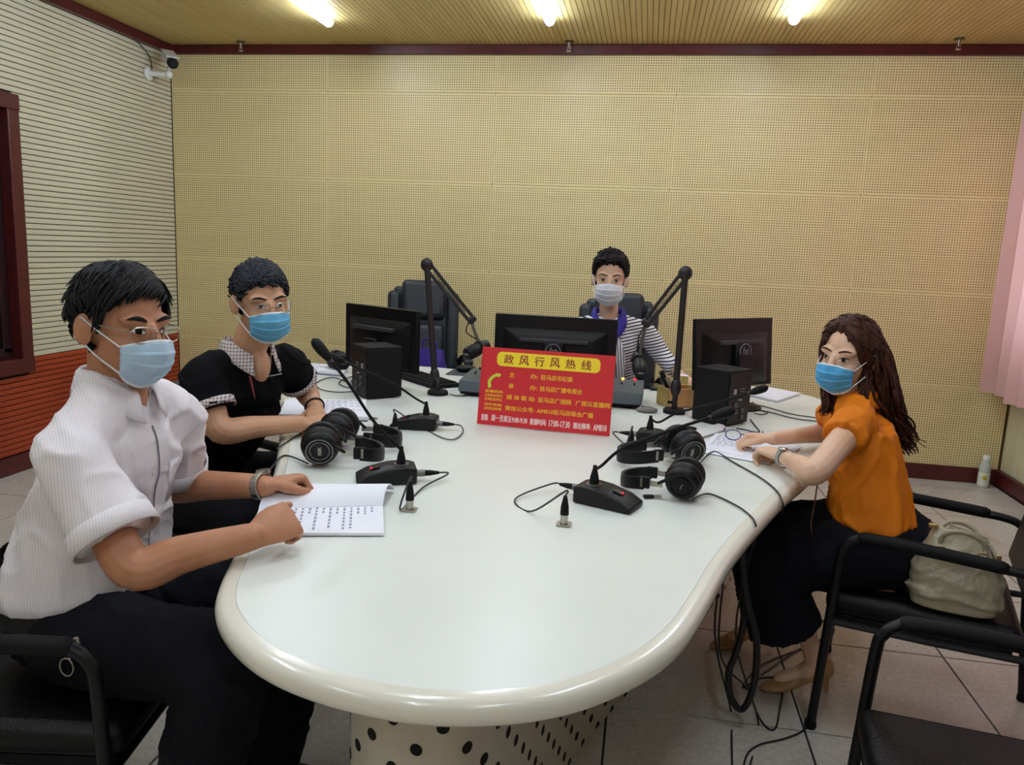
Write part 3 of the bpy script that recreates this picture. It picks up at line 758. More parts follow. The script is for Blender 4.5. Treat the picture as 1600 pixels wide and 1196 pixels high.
# ================================================================ speaker boxes
def make_speaker(lb, p_left, p_mid, p_right, h, ports_left):
    a, b, c = atz(*p_left), atz(*p_mid), atz(*p_right)
    w1 = (b-a).length; e1 = (b-a).normalized(); e2 = Vector((-e1.y, e1.x, 0)); w2 = .155
    t = thing('speaker_box', lb, 'speaker', (b.x, b.y, TZ), 0, 'black speaker boxes')
    R = Matrix((e1, e2, Vector((0, 0, 1)))).transposed()
    def P(x, y, z): return R @ Vector((x, y, z))
    w1 = min(w1, .165)
    MB().box(P(-w1/2, w2/2, h/2+.002), (w1, w2, h-.004), R).build('cabinet', BLACKM, t, bevel=.004)
    # rear panel with sockets on one visible face
    if ports_left: face = lambda u, z: (P(-w1*u, -.001, z), R)
    else: face = lambda u, z: (P(.001, w2*u, z), R @ Matrix.Rotation(math.pi/2, 3, 'Z'))
    ff = w1 if ports_left else w2
    c0, RR = face(.5, h*.5); MB().box(c0, (ff*.9, .004, h*.92), RR).build('rear_panel', BLACK, t, smooth=False, bevel=.001)
    def bit(u, z, sx, sz, m_, nm, pr=.006):
        c1, RR = face(u, z); MB().box(c1, (sx, pr, sz), RR).build(nm, m_, t, smooth=False)
    PR = mat('label_print', rgb(150, 148, 145), .6)
    bit(.62, h*.66, .03, .002, PR, 'printed_line'); bit(.62, h*.61, .03, .002, PR, 'printed_line'); bit(.3, h*.62, .018, .02, PR, 'warning_mark')
    bit(.55, h*.46, .022, .006, PR, 'printed_line')
    for u in (.1, .9):
        for z in (.08, .92): 
            c1, RR = face(u, h*z); MB().lathe([(.004, 0), (.003, .002)], c1, RR @ Matrix.Rotation(math.pi/2, 3, 'X'), 8).build('screw', GREYMETAL, t)
    for u, z in ((.35, .38), (.35, .26), (.65, .26), (.65, .14)):
        c1, RR = face(u, h*z); MB().lathe([(.009, 0), (.009, .008), (.005, .008), (.005, .003)], c1, RR @ Matrix.Rotation(math.pi/2, 3, 'X'), 12).build('socket', GREYMETAL, t)
    return t
make_speaker('black speaker box left of the table in front of the tilted monitor', (545, 612), (574, 625), (620, 620), .215, True)
make_speaker('black speaker box right of the sign with printed back panel', (1080, 656), (1132, 668), (1170, 660), .215, False)

# ================================================================ boom arms with broadcast microphones
def make_boom(lb, base_px, piv, top, end, micp, micd):
    b = atz(*base_px); t = thing('boom_microphone', lb, 'microphone', b, 0, 'broadcast microphones on boom arms')
    L = lambda p: Vector(p)-b
    BR = mat('boom_paint', rgb(30, 24, 25), .45)
    piv, top, end, micp = L(piv), L(top), L(end), L(micp)
    MB().lathe([(.045, 0), (.045, .012), (.038, .018)], (0, 0, 0), None, 24).build('base_flange', BLACKM, t)
    MB().tube([(0, 0, .015), (0, 0, .05), piv], .011, 12).build('post', BR, t)
    MB().box((-.014, 0, .042), (.03, .008, .012)).build('clamp_knob', BLACKM, t, bevel=.003)
    MB().ell(piv, (.022, .02, .04), None, 14, 10).build('pivot', BR, t)
    MB().tube([piv, top], .0135, 10).build('lower_arm', BR, t)
    MB().ell(top, (.028, .016, .03), None, 14, 10).build('elbow_joint', BR, t)
    d = (end-top).normalized(); sd = d.cross(Vector((0, 1, 0))).normalized()
    for s in (-1, 1): MB().tube([top+sd*.014*s, end+sd*.012*s], .0075, 8).build('upper_arm_bar', BR, t)
    MB().tube([top*.85+end*.15, top*.15+end*.85], .003, 6).build('spring', METAL, t)
    MB().box(end, (.03, .03, .04), frame_from(d)).build('end_joint', BR, t, bevel=.008)
    neck = end+Vector((.012 if d.x > 0 else -.008, 0, -.045))
    MB().tube(catmull([end, neck, micp+Vector((0, 0, .03))], 5), .007, 8).build('swivel', GREYMETAL, t)
    md = Vector(micd).normalized()
    yk = []
    for k in range(13):
        a = math.pi*k/12; yk.append(micp+Vector((0, 0, 1))*.034*math.sin(a)+md.cross(Vector((0, 0, 1))).normalized()*.034*math.cos(a))
    MB().tube(yk, .0035, 6).build('yoke', BR, t)
    MB().tube([micp-md*.055, micp-md*.05, micp-md*.02, micp+md*.005, micp+md*.012, micp+md*.06, micp+md*.072, micp+md*.074], [.018, .024, .027, .027, .031, .031, .026, .012], 18).build('microphone_body', BLACK, t)
    MB().box(micp+md*.0752, (.002, .022, .006), frame_from(md)).build('front_mark', mat('label_print', rgb(150, 148, 145), .6), t, smooth=False)
    cable([end+Vector((0, -.01, .01)), end+Vector((-.02, -.012, -.04)), neck+Vector((-.02, -.01, -.02)), micp-md*.05], .0028).build('cable', CABLE, t)
make_boom('broadcast microphone on a folding boom arm at the left, before the empty office chair', (684, 616), aty(679, 588, 3.23), aty(667, 414, 3.25), aty(737, 500, 3.33), aty(748, 545, 3.34), (-.55, -.75, -.28))
make_boom('broadcast microphone on a folding boom arm before the woman in stripes', (1053, 645), aty(1056, 606, 3.2), aty(1071, 427, 3.22), aty(1010, 505, 3.26), aty(998, 567, 3.26), (.15, -.85, -.45))

# ================================================================ desk equipment
CONS = mat('console_grey', rgb(74, 84, 90), .45)
cA, cB = atz(718, 617), atz(1003, 643)
t = thing('mixing_console', 'long blue-grey mixing console half hidden behind the red sign', 'console', ((cA.x+cB.x)/2, 3.32, TZ), math.atan2(cB.y-cA.y, cB.x-cA.x)*.3)
cw = cB.x-cA.x
mb = MB(); pr = [(-.12, .018), (.14, .018), (.14, .085), (.10, .085), (-.105, .068)]
mb.rings([[Vector((sx*cw/2, y_, z_)) for y_, z_ in pr] for sx in (-1, 1)]); mb.build('housing', CONS, t, bevel=.005, fixn=True)
MB().box((0, -.0, .018), (cw*.98, .22, .02)).build('chassis', BLACKM, t, smooth=False)
for i in range(14):
    x = -cw/2+.04+i*(cw-.08)/13
    MB().box((x, .12, .088), (.012, .012, .008)).build('button', ORANGE_LED if i in (1, 2, 12) else (RED_LED if i == 13 else BLACK), t, smooth=False)
    MB().box((x, .03, .0805), (.006, .02, .012)).build('fader', BLACKM, t, smooth=False)
for x in (-cw/2+.05, cw/2-.05):
    for y_ in (-.08, .08): MB().lathe([(.012, 0), (.012, .01)], (x, y_, 0), None, 10).build('foot', BLACKM, t)
# keyboard
k0, k1 = atz(628, 584), atz(697, 606)
t = thing('keyboard', 'black keyboard lying under the left monitor', 'keyboard', ((k0+k1)/2).to_tuple(), math.atan2(k1.y-k0.y, k1.x-k0.x))
mb = MB(); mb.taper((0, 0, .002), (.44, .15), (.435, .145), .016); mb.build('case', BLACK, t, bevel=.003)
for r in range(5):
    for c in range(15):
        MB().taper((-.196+c*.028, -.054+r*.025, .018), (.023, .020), (.018, .016), .006).build('key', BLACKM, t, smooth=False) if (r, c) == (0, 0) else None
kk = [ch for ch in t.children if ch.name.startswith('key') and ch.name != 'keyboard'][0] if t.children else None
for r in range(5):
    for c in range(15):
        if (r, c) != (0, 0):
            o = kk.copy(); COL.objects.link(o); o.location = (c*.028, r*.025, 0)
# mouse and pad
p = atz(728, 582)
t = thing('computer_mouse', 'black computer mouse on the grey pad by the left boom arm', 'mouse', (p.x, p.y, TZ+.003), .5)
MB().ell((0, 0, .016), (.055, .032, .02), None, 18, 10).build('shell', BLACK, t); MB().box((.03, 0, .033), (.012, .006, .006)).build('wheel', BLACKM, t, bevel=.002)
tag(MB().box((0, 0, .0015), (.22, .18, .003)).build('mouse_pad', mat('pad_grey', rgb(70, 72, 76), .8), bevel=.001), 'grey mouse pad beside the keyboard', 'mouse pad').location = (p.x+.03, p.y-.02, TZ)
# wooden organiser with a handset in it, second little box
WOODB = wood_mat('box_wood', rgb(190, 138, 84), rgb(206, 160, 104), .5, (8, 1, 1), 6)
OLIVE = mat('box_olive', rgb(170, 148, 84), .6)
p = atz(1060, 637)
t = thing('organiser_box', 'small open wooden box behind the right boom arm base', 'box', (p.x, p.y+.06, TZ), math.radians(28))
for nm, c, sz, m_ in (('front_panel', (0, -.048, .04), (.15, .008, .078), WOODB), ('back_panel', (0, .048, .04), (.15, .008, .078), WOODB), ('side_panel', (-.075, 0, .04), (.008, .10, .078), OLIVE), ('side_panel', (.075, 0, .04), (.008, .10, .078), OLIVE), ('bottom_panel', (0, 0, .004), (.15, .10, .006), WOODB)):
    MB().box(c, sz).build(nm, m_, t, smooth=False, bevel=.001)
t2 = thing('handset', 'black and silver handset leaning in the wooden box', 'handset', (p.x-.05, p.y+.07, TZ+.01))
MB().box((0, 0, .07), (.022, .02, .14), Matrix.Rotation(math.radians(-28), 3, 'Y')).build('body', BLACK, t2, bevel=.006)
MB().box((.006, -.0105, .08), (.012, .004, .06), Matrix.Rotation(math.radians(-28), 3, 'Y')).build('silver_strip', METAL, t2, smooth=False)
q = atz(1066, 612); t = thing('carton', 'small olive carton behind the wooden box', 'box', (q.x, q.y+.05, TZ)); MB().box((0, 0, .035), (.05, .05, .07)).build('body', OLIVE, t, smooth=False, bevel=.002); MB().box((0, 0, .071), (.048, .048, .002)).build('lid', PAPER, t, smooth=False)
q = atz(1022, 606); t = thing('mobile_phone', 'black mobile phone lying by the wooden box', 'phone', (q.x, q.y, TZ), .3); MB().box((0, 0, .005), (.08, .15, .01)).build('case', BLACK, t, bevel=.004); MB().box((0, 0, .0103), (.072, .14, .001)).build('screen', BLACKG, t, smooth=False)
q = atz(1011, 645); t = thing('computer_mouse', 'flat grey mouse beside the console at the right', 'mouse', (q.x, q.y+.02, TZ), .2); MB().ell((0, 0, .008), (.045, .03, .014), None, 16, 10).build('shell', mat('grey_plastic', rgb(112, 110, 104), .5), t); MB().box((-.02, 0, .021), (.01, .005, .004)).build('wheel', BLACKM, t)
q = atz(1076, 670); MB().lathe([(.03, 0), (.03, .003), (.022, .003), (.02, .0005)], (q.x, q.y, TZ), None, 20).build('cable_grommet', BLACKM, table, off=table.location)
q = atz(716, 657); MB().lathe([(.016, 0), (.016, .003), (.01, .003)], (atz(583, 655).x, atz(583, 655).y, TZ), None, 16).build('cable_grommet', METAL, table, off=table.location)
q = atz(1021, 778); t = thing('usb_stick', 'small black and silver USB stick on the table by the headphones', 'usb stick', (q.x, q.y, TZ), .35); MB().box((-.014, 0, .004), (.028, .014, .008)).build('case', BLACK, t, bevel=.002); MB().box((.011, 0, .004), (.02, .011, .006)).build('metal_plug', METAL, t, smooth=False, bevel=.001)
MB2 = [atz(1080, 678), atz(1096, 686), atz(1137, 672), atz(1125, 664)]
mb = MB(); mb.rings([ringz(MB2, TZ+.0015), ringz(MB2, TZ+.009)]); o = mb.build('white_slab', WHITEP, bevel=.003, off=(MB2[0].x, MB2[0].y, TZ), fixn=True); o.location = (MB2[0].x, MB2[0].y, TZ); o.name = 'tablet_case'
tag(o, 'flat white case lying before the right speaker box', 'case')

# ================================================================ papers
def paper_stack(name, lb, quad, thick, lines=None, curl=0, bump_=None, cover=None, group='printed papers on the table'):
    a, b, c, d = [Vector(q) for q in quad]   # near-left, near-right, far-right, far-left on the table
    o0 = (a+b+c+d)/4; t = thing(name, lb, 'papers', (o0.x, o0.y, TZ), 0, group)
    def S(u, v, z): return a*(1-u)*(1-v)+b*u*(1-v)+c*u*v+d*(1-u)*v + Vector((0, 0, z)) - Vector((o0.x, o0.y, o0.z))
    g = [[S(i/20, j/20, thick+.0008+(curl*max(0, (i/20-.7)/.3)**2)+(bump_(i/20, j/20) if bump_ else 0)) for i in range(21)] for j in range(21)]
    n = 21; loop = [g[0][i] for i in range(n)]+[g[j][n-1] for j in range(1, n)]+[g[n-1][i] for i in range(n-2, -1, -1)]+[g[j][0] for j in range(n-2, 0, -1)]
    mb = MB().sheet(g)
    lo = [Vector((p.x, p.y, .0006 + (p.z-thick-.0008))) for p in loop]; k = len(loop)
    mb._add(loop+lo, [(i, i+k, (i+1) % k+k, (i+1) % k) for i in range(k)])
    mb.build('sheets', PAPER, t, angle=30)
    if lines:
        ml = MB()
        for (u0, u1, v0, v1) in lines:
            ml.sheet([[S(u0+(u1-u0)*i/6, v, thick+.0014+(curl*max(0, ((u0+(u1-u0)*i/6)-.7)/.3)**2)+(bump_(u0+(u1-u0)*i/6, v) if bump_ else 0)) for i in range(7)] for v in (v0, v1)])
        ml.build('printed_text', PRINT, t, smooth=False)['kind'] = 'stuff'
    if cover:
        mb = MB(); q = [S(u, v, .0004) for u, v in ((-.03, -.02), (1.0, -.02), (1.0, 1.03), (-.03, 1.03))]; mb.rings([q, [p+V(0, 0, .0015) for p in q]]); mb.build('cover', cover, t, smooth=False)
    return t
random.seed(3)
def text_lines(u0, u1, v0, v1, n, across=False):
    out = []
    for i in range(n):
        L = random.choice((1, 1, .95, .6, .35))
        if across: # lines run along v (columns seen sideways)
            u = u0+(u1-u0)*i/(n-1); v = v1
            while v > v1-(v1-v0)*L:
                k = random.uniform(.05, .09); out.append((u, u+(u1-u0)/n*.34, v-k, v)); v -= k+.04
        else:
            v = v0+(v1-v0)*i/(n-1); u = u0
            while u < u0+(u1-u0)*L:
                k = random.uniform(.03, .06); out.append((u, u+k, v, v+(v1-v0)/n*.34)); u += k+.03
    return out
# man in white: an open stapled stack, upper sheets folded over in a wave
PA = [atz(390, 838), atz(600, 838), atz(598, 792), atz(408, 792)]
paper_stack('paper_stack', 'open printed papers under the hands of the man in white', PA, .006, text_lines(.12, .9, .12, .95, 15, True), 0.0, None)
a, b = atz(404, 800), atz(598, 795); c, d = atz(616, 768), atz(440, 760)
def wave(u, v): return .004+.034*math.sin(math.pi*min(1, max(0, v))**.8)*(.75+.25*u)
paper_stack('folded_sheets', 'folded-over white sheets arching beside the open papers', [a, b, c, d], .003, None, 0, wave)
paper_stack('booklet', 'printed booklet with dark cover under the arms of the man in the polo', [atz(436, 654), atz(574, 658), atz(572, 630), atz(446, 630)], .014, text_lines(.5, .92, .25, .9, 9), 0, None, mat('booklet_cover', rgb(70, 68, 72), .5))
paper_stack('paper_stack', 'papers with a blue-edged folder at the far left end of the table', [atz(472, 582), atz(535, 588), atz(544, 577), atz(478, 571)], .014, text_lines(.1, .8, .1, .9, 5), 0, None, mat('folder_blue', rgb(44, 44, 120), .5))
paper_stack('paper_sheets', 'printed sheets under the hands of the woman in orange', [atz(1096, 702), atz(1215, 724), atz(1252, 700), atz(1118, 678)], .003, text_lines(.06, .5, .3, .9, 10), .0, None)
paper_stack('paper_sheets', 'loose blank sheet poking out beneath the printed sheets of the woman in orange', [atz(1098, 708), atz(1200, 726), atz(1225, 716), atz(1110, 694)], .0008, None)
paper_stack('paper_stack', 'white papers at the far right end of the table', [atz(1168, 618), atz(1214, 629), atz(1250, 617), atz(1192, 606)], .008, None, .0)
# folded spectacles with purple frames on the sheets
PUR = mat('purple_frame', rgb(66, 40, 120), .35)
q = atz(1160, 690, .757); t = thing('eyeglasses', 'purple-framed spectacles lying on the printed sheets', 'glasses', (q.x, q.y, .7545), math.radians(-8))
for s in (-1, 1):
    rim = [(s*.033+.026*math.cos(k*math.pi/8), 0, .022+.018*math.sin(k*math.pi/8)) for k in range(17)]
    MB().tube(rim, .0018, 6).build('rim', PUR, t)
    MB().tube([(s*.06, 0, .03), (s*.066, .01, .03), (s*.066, .12, .02), (s*.064, .14, .006)], .0018, 6).build('temple', PUR, t)
    MB().lathe([(.025, 0), (.025, .001)], (s*.033, 0, .022), Matrix.Rotation(math.pi/2, 3, 'X'), 16).build('lens', GLASS, t)
MB().tube([(-.008, 0, .026), (0, -.003, .029), (.008, 0, .026)], .0018, 6).build('bridge', PUR, t)

# ================================================================ loose cables on the table
def loose(name, lb, pts, r=.0024, m_=CABLE, z=None):
    P = [p if isinstance(p, Vector) else atz(p[0], p[1], TZ+r+.0006) for p in pts]
    o0 = P[0].copy(); ob = cable(P, r).build(name, m_, off=o0); ob.location = o0
    return tag(ob, lb, 'cable', 'black cables')
loose('cable', 'thin black cable looping left of the left speaker box', [(548, 600), (520, 590), (495, 598), (500, 608), (525, 613), (556, 612)])
loose('cable', 'thin black cable behind the left speaker ending by the folder', [(552, 588), (535, 594), (530, 600), (545, 606), (560, 604)])
loose('cable', 'upper black cable running right behind the woman in orange', [(1175, 632), (1200, 637), (1240, 648), (1300, 656)])
loose('cable', 'lower black cable running right behind the woman in orange', [(1172, 638), (1205, 645), (1245, 655), (1300, 661)])
loose('cable', 'short black cable at the foot of the right speaker box', [(1172, 655), (1180, 666), (1186, 676), (1160, 671), (1150, 670)])
loose('cable', 'black cable coiled beside the right speaker box', [(1176, 628), (1185, 640), (1200, 645), (1190, 648), (1178, 646)])
loose('cable', 'thin cable from the left boom arm base to the console', [(703, 616), (715, 619), (735, 618)])

# ================================================================ cables under the table at the right
loose('thick_cable', 'thick black cable hanging in a loop under the table edge by the woman', [V(.30, 2.13, .70), V(.34, 2.16, .45), aty(1182, 1000, 2.2), aty(1178, 1070, 2.2), aty(1160, 1109, 2.2), aty(1142, 1090, 2.2), aty(1139, 1050, 2.2), aty(1150, 1020, 2.2), aty(1163, 960, 2.22), V(.33, 2.25, .62)], .0105)
fz = lambda x, y: atz(x, y, .004)
loose('cable', 'thin black cable curling over the floor tiles below the skirt', [V(.30, 2.3, .6), V(.30, 2.3, .2), fz(1165, 1075), fz(1190, 1128), fz(1210, 1140), fz(1218, 1110), fz(1222, 1065), fz(1190, 1060), fz(1160, 1075), fz(1190, 1040), fz(1250, 1015)], .003)
loose('cable', 'thin black cable running along the floor towards the camera', [V(.28, 2.2, .6), V(.27, 2.2, .3), fz(1142, 1110), fz(1143, 1150), fz(1144, 1200), fz(1146, 1260)], .003)
loose('cable', 'thin black cable bending across the floor beside the chair leg', [fz(1272, 1120), fz(1255, 1142), fz(1225, 1155), fz(1185, 1165), fz(1165, 1185), fz(1160, 1230)], .003)
loose('cable', 'thin black cable zigzagging on the floor behind the near shoe', [fz(1275, 965), fz(1304, 985), fz(1276, 1003), fz(1240, 1020), fz(1190, 1055)], .003)
loose('cable', 'straight thin black cable slanting down beneath the table edge', [V(.36, 2.2, .62), V(.33, 2.2, .3), fz(1185, 1130), fz(1172, 1196), fz(1160, 1250)], .003)

# ================================================================ handbag
def handbag():
    q = atz(1497, 962, .43); M_ = mat('bag_leather', rgb(176, 166, 140), .38, .15, bump=.35, bump_scale=60, noise_scale=12, noise_amt=.12)
    t = thing('handbag', 'champagne coloured leather handbag standing on the armchair seat', 'bag', (q.x, q.y+.05, .432), math.radians(-14))
    rings = []; zs = np.array([0, .01, .05, .10, .15, .19, .215]); SX = [.085, .108, .120, .114, .098, .080, .070]; SY = [.05, .07, .080, .074, .055, .034, .020]
    for z_ in np.concatenate(([0, .004], np.linspace(.01, .215, 34))):
        sx, sy = np.interp(z_, zs, SX), np.interp(z_, zs, SY)
        rings.append([Vector((sx*abs(math.cos(a))**.6*math.copysign(1, math.cos(a)), sy*abs(math.sin(a))**.6*math.copysign(1, math.sin(a)), z_-.022*(z_/.215)**2*math.sin(a*1.0+.9))) for a in [2*math.pi*k/72 for k in range(72)]])
    fo = folds(.011, 9, 4.0, (1, 1, 1.5))
    MB().rings(rings).build('bag_body', M_, t, angle=180, disp=lambda p_, n_: fo(p_, n_)*min(1, max(0, p_.z/.05))*min(1, max(0, (.225-p_.z)/.04)))
    D = mat('bag_lining', rgb(150, 128, 100), .6)
    for y_ in (-.016, .0, .016): MB().box((.012, y_, .200), (.10, .0035, .055), Matrix.Rotation(.25, 3, 'Y')).build('top_flap', M_ if y_ else D, t, bevel=.0015)
    for s in (-1, 1):
        MB().tube(catmull([(-.05, s*.03, .17), (-.052, s*.036, .21), (-.025, s*.046, .235), (.02, s*.046, .232), (.052, s*.036, .205), (.05, s*.03, .17)], 5), .007, 8, flat=(Vector((0, 1, 0)), .5)).build('handle', M_, t)
        for x_ in (-.05, .05):
            MB().box((x_, s*.05, .135), (.022, .006, .075), Matrix.Rotation(math.radians(s*17), 3, 'X')).build('handle_tab', M_, t, bevel=.002)
            MB().tube([(x_+.014*math.cos(a), s*.043, .172+.014*math.sin(a)) for a in [2*math.pi*k/14 for k in range(15)]], .0024, 6, cap=False).build('ring', GOLD, t)
    MB().box((-.075, -.02, .235), (.024, .012, .012)).build('clasp', GOLD, t, bevel=.002); MB().box((.09, -.03, .17), (.012, .01, .03)).build('clasp', GOLD, t, bevel=.002)
    MB().tube(catmull([(.07, .0, .20), (.10, -.02, .15), (.105, -.02, .08)], 4), .006, 6, flat=(Vector((0, 1, 0)), .4)).build('side_strap', M_, t)
handbag()
# purple bag on the empty office chair
PB = mat('purple_bag', rgb(58, 34, 140), .5, noise_scale=40, noise_amt=.5)
t = thing('cloth_bag', 'purple patterned bag leaning on the seat of the empty office chair', 'bag', (-1.28, 4.55, .526), -.3)
rr = [[Vector((sx*abs(math.cos(a))**.5*math.copysign(1, math.cos(a)), sy*abs(math.sin(a))**.5*math.copysign(1, math.sin(a)), z_)) for a in [2*math.pi*k/24 for k in range(24)]] for z_, sx, sy in ((0, .10, .05), (.02, .115, .06), (.12, .115, .055), (.2, .10, .03), (.24, .095, .012))]
MB().rings(rr).build('bag_body', PB, t); MB().tube(catmull([(-.05, 0, .23), (-.04, 0, .29), (.04, 0, .29), (.05, 0, .23)], 5), .006, 6).build('handle', PB, t)

# ================================================================ bottle, camera, sprinklers
t = thing('bottle', 'clear bottle with white label standing in the far right corner', 'bottle', (2.235, 5.285, 0))
MB().lathe([(.03, .0), (.034, .004), (.034, .13), (.03, .155), (.022, .17), (.020, .185)], (0, 0, 0), None, 24).build('bottle_body', mat('bottle_clear', rgb(190, 196, 184), .12, spec=.6), t)
MB().lathe([(.0346, .015), (.0348, .018), (.0348, .095), (.0346, .098)], (0, 0, 0), None, 24, cap=False).build('paper_label', mat('bottle_label', rgb(222, 222, 208), .5), t)
MB().ell((-.008, -.0345, .07), (.016, .003, .016), None, 12, 8).build('yellow_mark', mat('mark_yellow', rgb(206, 190, 60), .5), t)
MB().lathe([(.021, .183), (.021, .205), (.018, .21)], (0, 0, 0), None, 20).build('cap', WHITEP, t)
def cctv():
    b = Vector((XL, 5.10, 2.475)); t = thing('security_camera', 'white bullet security camera on a wall bracket near the ceiling corner', 'camera', b)
    RX = Matrix.Rotation(math.pi/2, 3, 'Y')
    MB().lathe([(.045, 0), (.045, .012), (.03, .02)], (0, 0, 0), RX, 20).build('wall_plate', WHITEP, t)
    MB().tube([(.015, 0, 0), (.13, .03, .0)], .018, 14).build('bracket_arm', WHITEP, t)
    MB().ell((.14, .032, 0), (.026, .026, .026), None, 14, 10).build('ball_joint', WHITEP, t)
    d = Vector((.62, -.62, -.38)).normalized(); R = frame_from(d); c = Vector((.15, .03, .100))
    MB().tube([c-d*.10, c-d*.095, c+d*.07, c+d*.075], [.03, .036, .036, .033], 20).build('camera_body', WHITEP, t)
    MB().box(c+R @ Vector((.0, 0, .038)), (.20, .085, .008), R).build('sun_shield', WHITEP, t, bevel=.003)
    MB().tube([c+d*.07, c+d*.105], [.034, .036], 20).build('lens_hood', BLACK, t); MB().tube([c+d*.1, c+d*.107], [.022, .02], 16).build('lens', BLACKG, t)
    MB().tube([(.14, .032, .02), c], .012, 10).build('swivel', WHITEP, t)
    cable([Vector((.02, .02, .03)), Vector((.012, .015, .11)), Vector((.008, -.08, .17)), Vector((.008, -.16, .19))], .004).build('cable', mat('grey_cable', rgb(52, 54, 56), .5), t)
cctv()
for i, (x, y_) in enumerate(((-2.89, 5.27), (-.60, 5.27), (1.72, 5.22))):
    t = thing('sprinkler_head', ('ceiling sprinkler head near the security camera', 'ceiling sprinkler head in the middle of the far edge', 'ceiling sprinkler head near the curtain')[i], 'sprinkler', (x, y_, ZC), 0, 'ceiling sprinkler heads')
    MB().lathe([(.03, 0), (.03, -.004), (.012, -.008)], (0, 0, 0), None, 16).build('escutcheon', mat('bronze', rgb(90, 76, 50), .4, .6), t)
    MB().lathe([(.008, -.006), (.008, -.03), (.005, -.03), (.005, -.045)], (0, 0, 0), None, 12).build('nozzle', METAL, t)
    for s in (-1, 1): MB().tube([(s*.006, 0, -.028), (s*.014, 0, -.042), (s*.004, 0, -.06)], .002, 6).build('yoke_arm', METAL, t)
    MB().lathe([(.016, -.060), (.016, -.063)], (0, 0, 0), None, 14).build('deflector', METAL, t)
# ================================================================ people
from mathutils.bvhtree import BVHTree
def hit(ob, base, o, d):
    """where a ray from outside meets a garment (world)"""
    me = ob.data; key = ob.name
    if key not in BVH: BVH[key] = BVHTree.FromPolygons([v.co+base for v in me.vertices], [p.vertices[:] for p in me.polygons])
    r = BVH[key].ray_cast(Vector(o), Vector(d).normalized())
    return r[0], r[1]
BVH = {}
def skin_mat(name, c, c2):
    M, t = newmat(name, .48, .35)
    tc = t.n('ShaderNodeTexCoord'); n = t.noise(tc.outputs['Object'], 18, 5); n2 = t.noise(tc.outputs['Object'], 320, 2)
    t.l(t.mix(t.rng(n, .3, .7, 0, 1), c, c2), t.b.inputs['Base Color'])
    t.b.inputs['Subsurface Weight'].default_value = .06; t.b.inputs['Subsurface Radius'].default_value = (.01, .004, .002)
    t.bump(n2, .12, .001); return M
SKIN_1 = skin_mat('skin_tan', rgb(176, 120, 88), rgb(188, 134, 104))
SKIN_2 = skin_mat('skin_medium', rgb(196, 148, 114), rgb(208, 160, 130))
SKIN_3 = skin_mat('skin_light', rgb(214, 172, 142), rgb(226, 186, 160))
def hair_mat(name, c, c2):
    M, t = newmat(name, .62, .22)
    tc = t.n('ShaderNodeTexCoord'); n = t.noise(tc.outputs['Object'], 90, 4)
    t.l(t.mix(t.rng(n, .3, .7, 0, 1), c, c2), t.b.inputs['Base Color']); t.bump(n, .5, .003); return M
HAIR_BLK = hair_mat('black_hair', rgb(12, 11, 12), rgb(26, 24, 26))
HAIR_GRY = hair_mat('dark_grey_hair', rgb(14, 15, 18), rgb(52, 55, 64))
HAIR_BRN = hair_mat('brown_hair', rgb(26, 15, 13), rgb(86, 46, 32))
HAIR_DKB = hair_mat('brownish_black_hair', rgb(16, 11, 12), rgb(34, 24, 24))
SCLERA = mat('eye_white', rgb(214, 204, 196), .3); IRIS = mat('iris_dark', rgb(22, 14, 12), .2); LASH = mat('lash', rgb(18, 12, 12), .6)
M_BLUE = mat('mask_blue', rgb(104, 176, 214), .8, noise_scale=30, noise_amt=.06, bump=.15, bump_scale=400)
M_PALE = mat('mask_pale_blue', rgb(178, 204, 224), .8, noise_scale=30, noise_amt=.06, bump=.15, bump_scale=400)
M_DEEP = mat('mask_deep_blue', rgb(84, 168, 220), .8, noise_scale=30, noise_amt=.06, bump=.15, bump_scale=400)
M_WHITE = mat('mask_white', rgb(226, 228, 236), .8, noise_scale=30, noise_amt=.05, bump=.15, bump_scale=400)
M_EDGE = mat('mask_edge', rgb(222, 228, 234), .8)

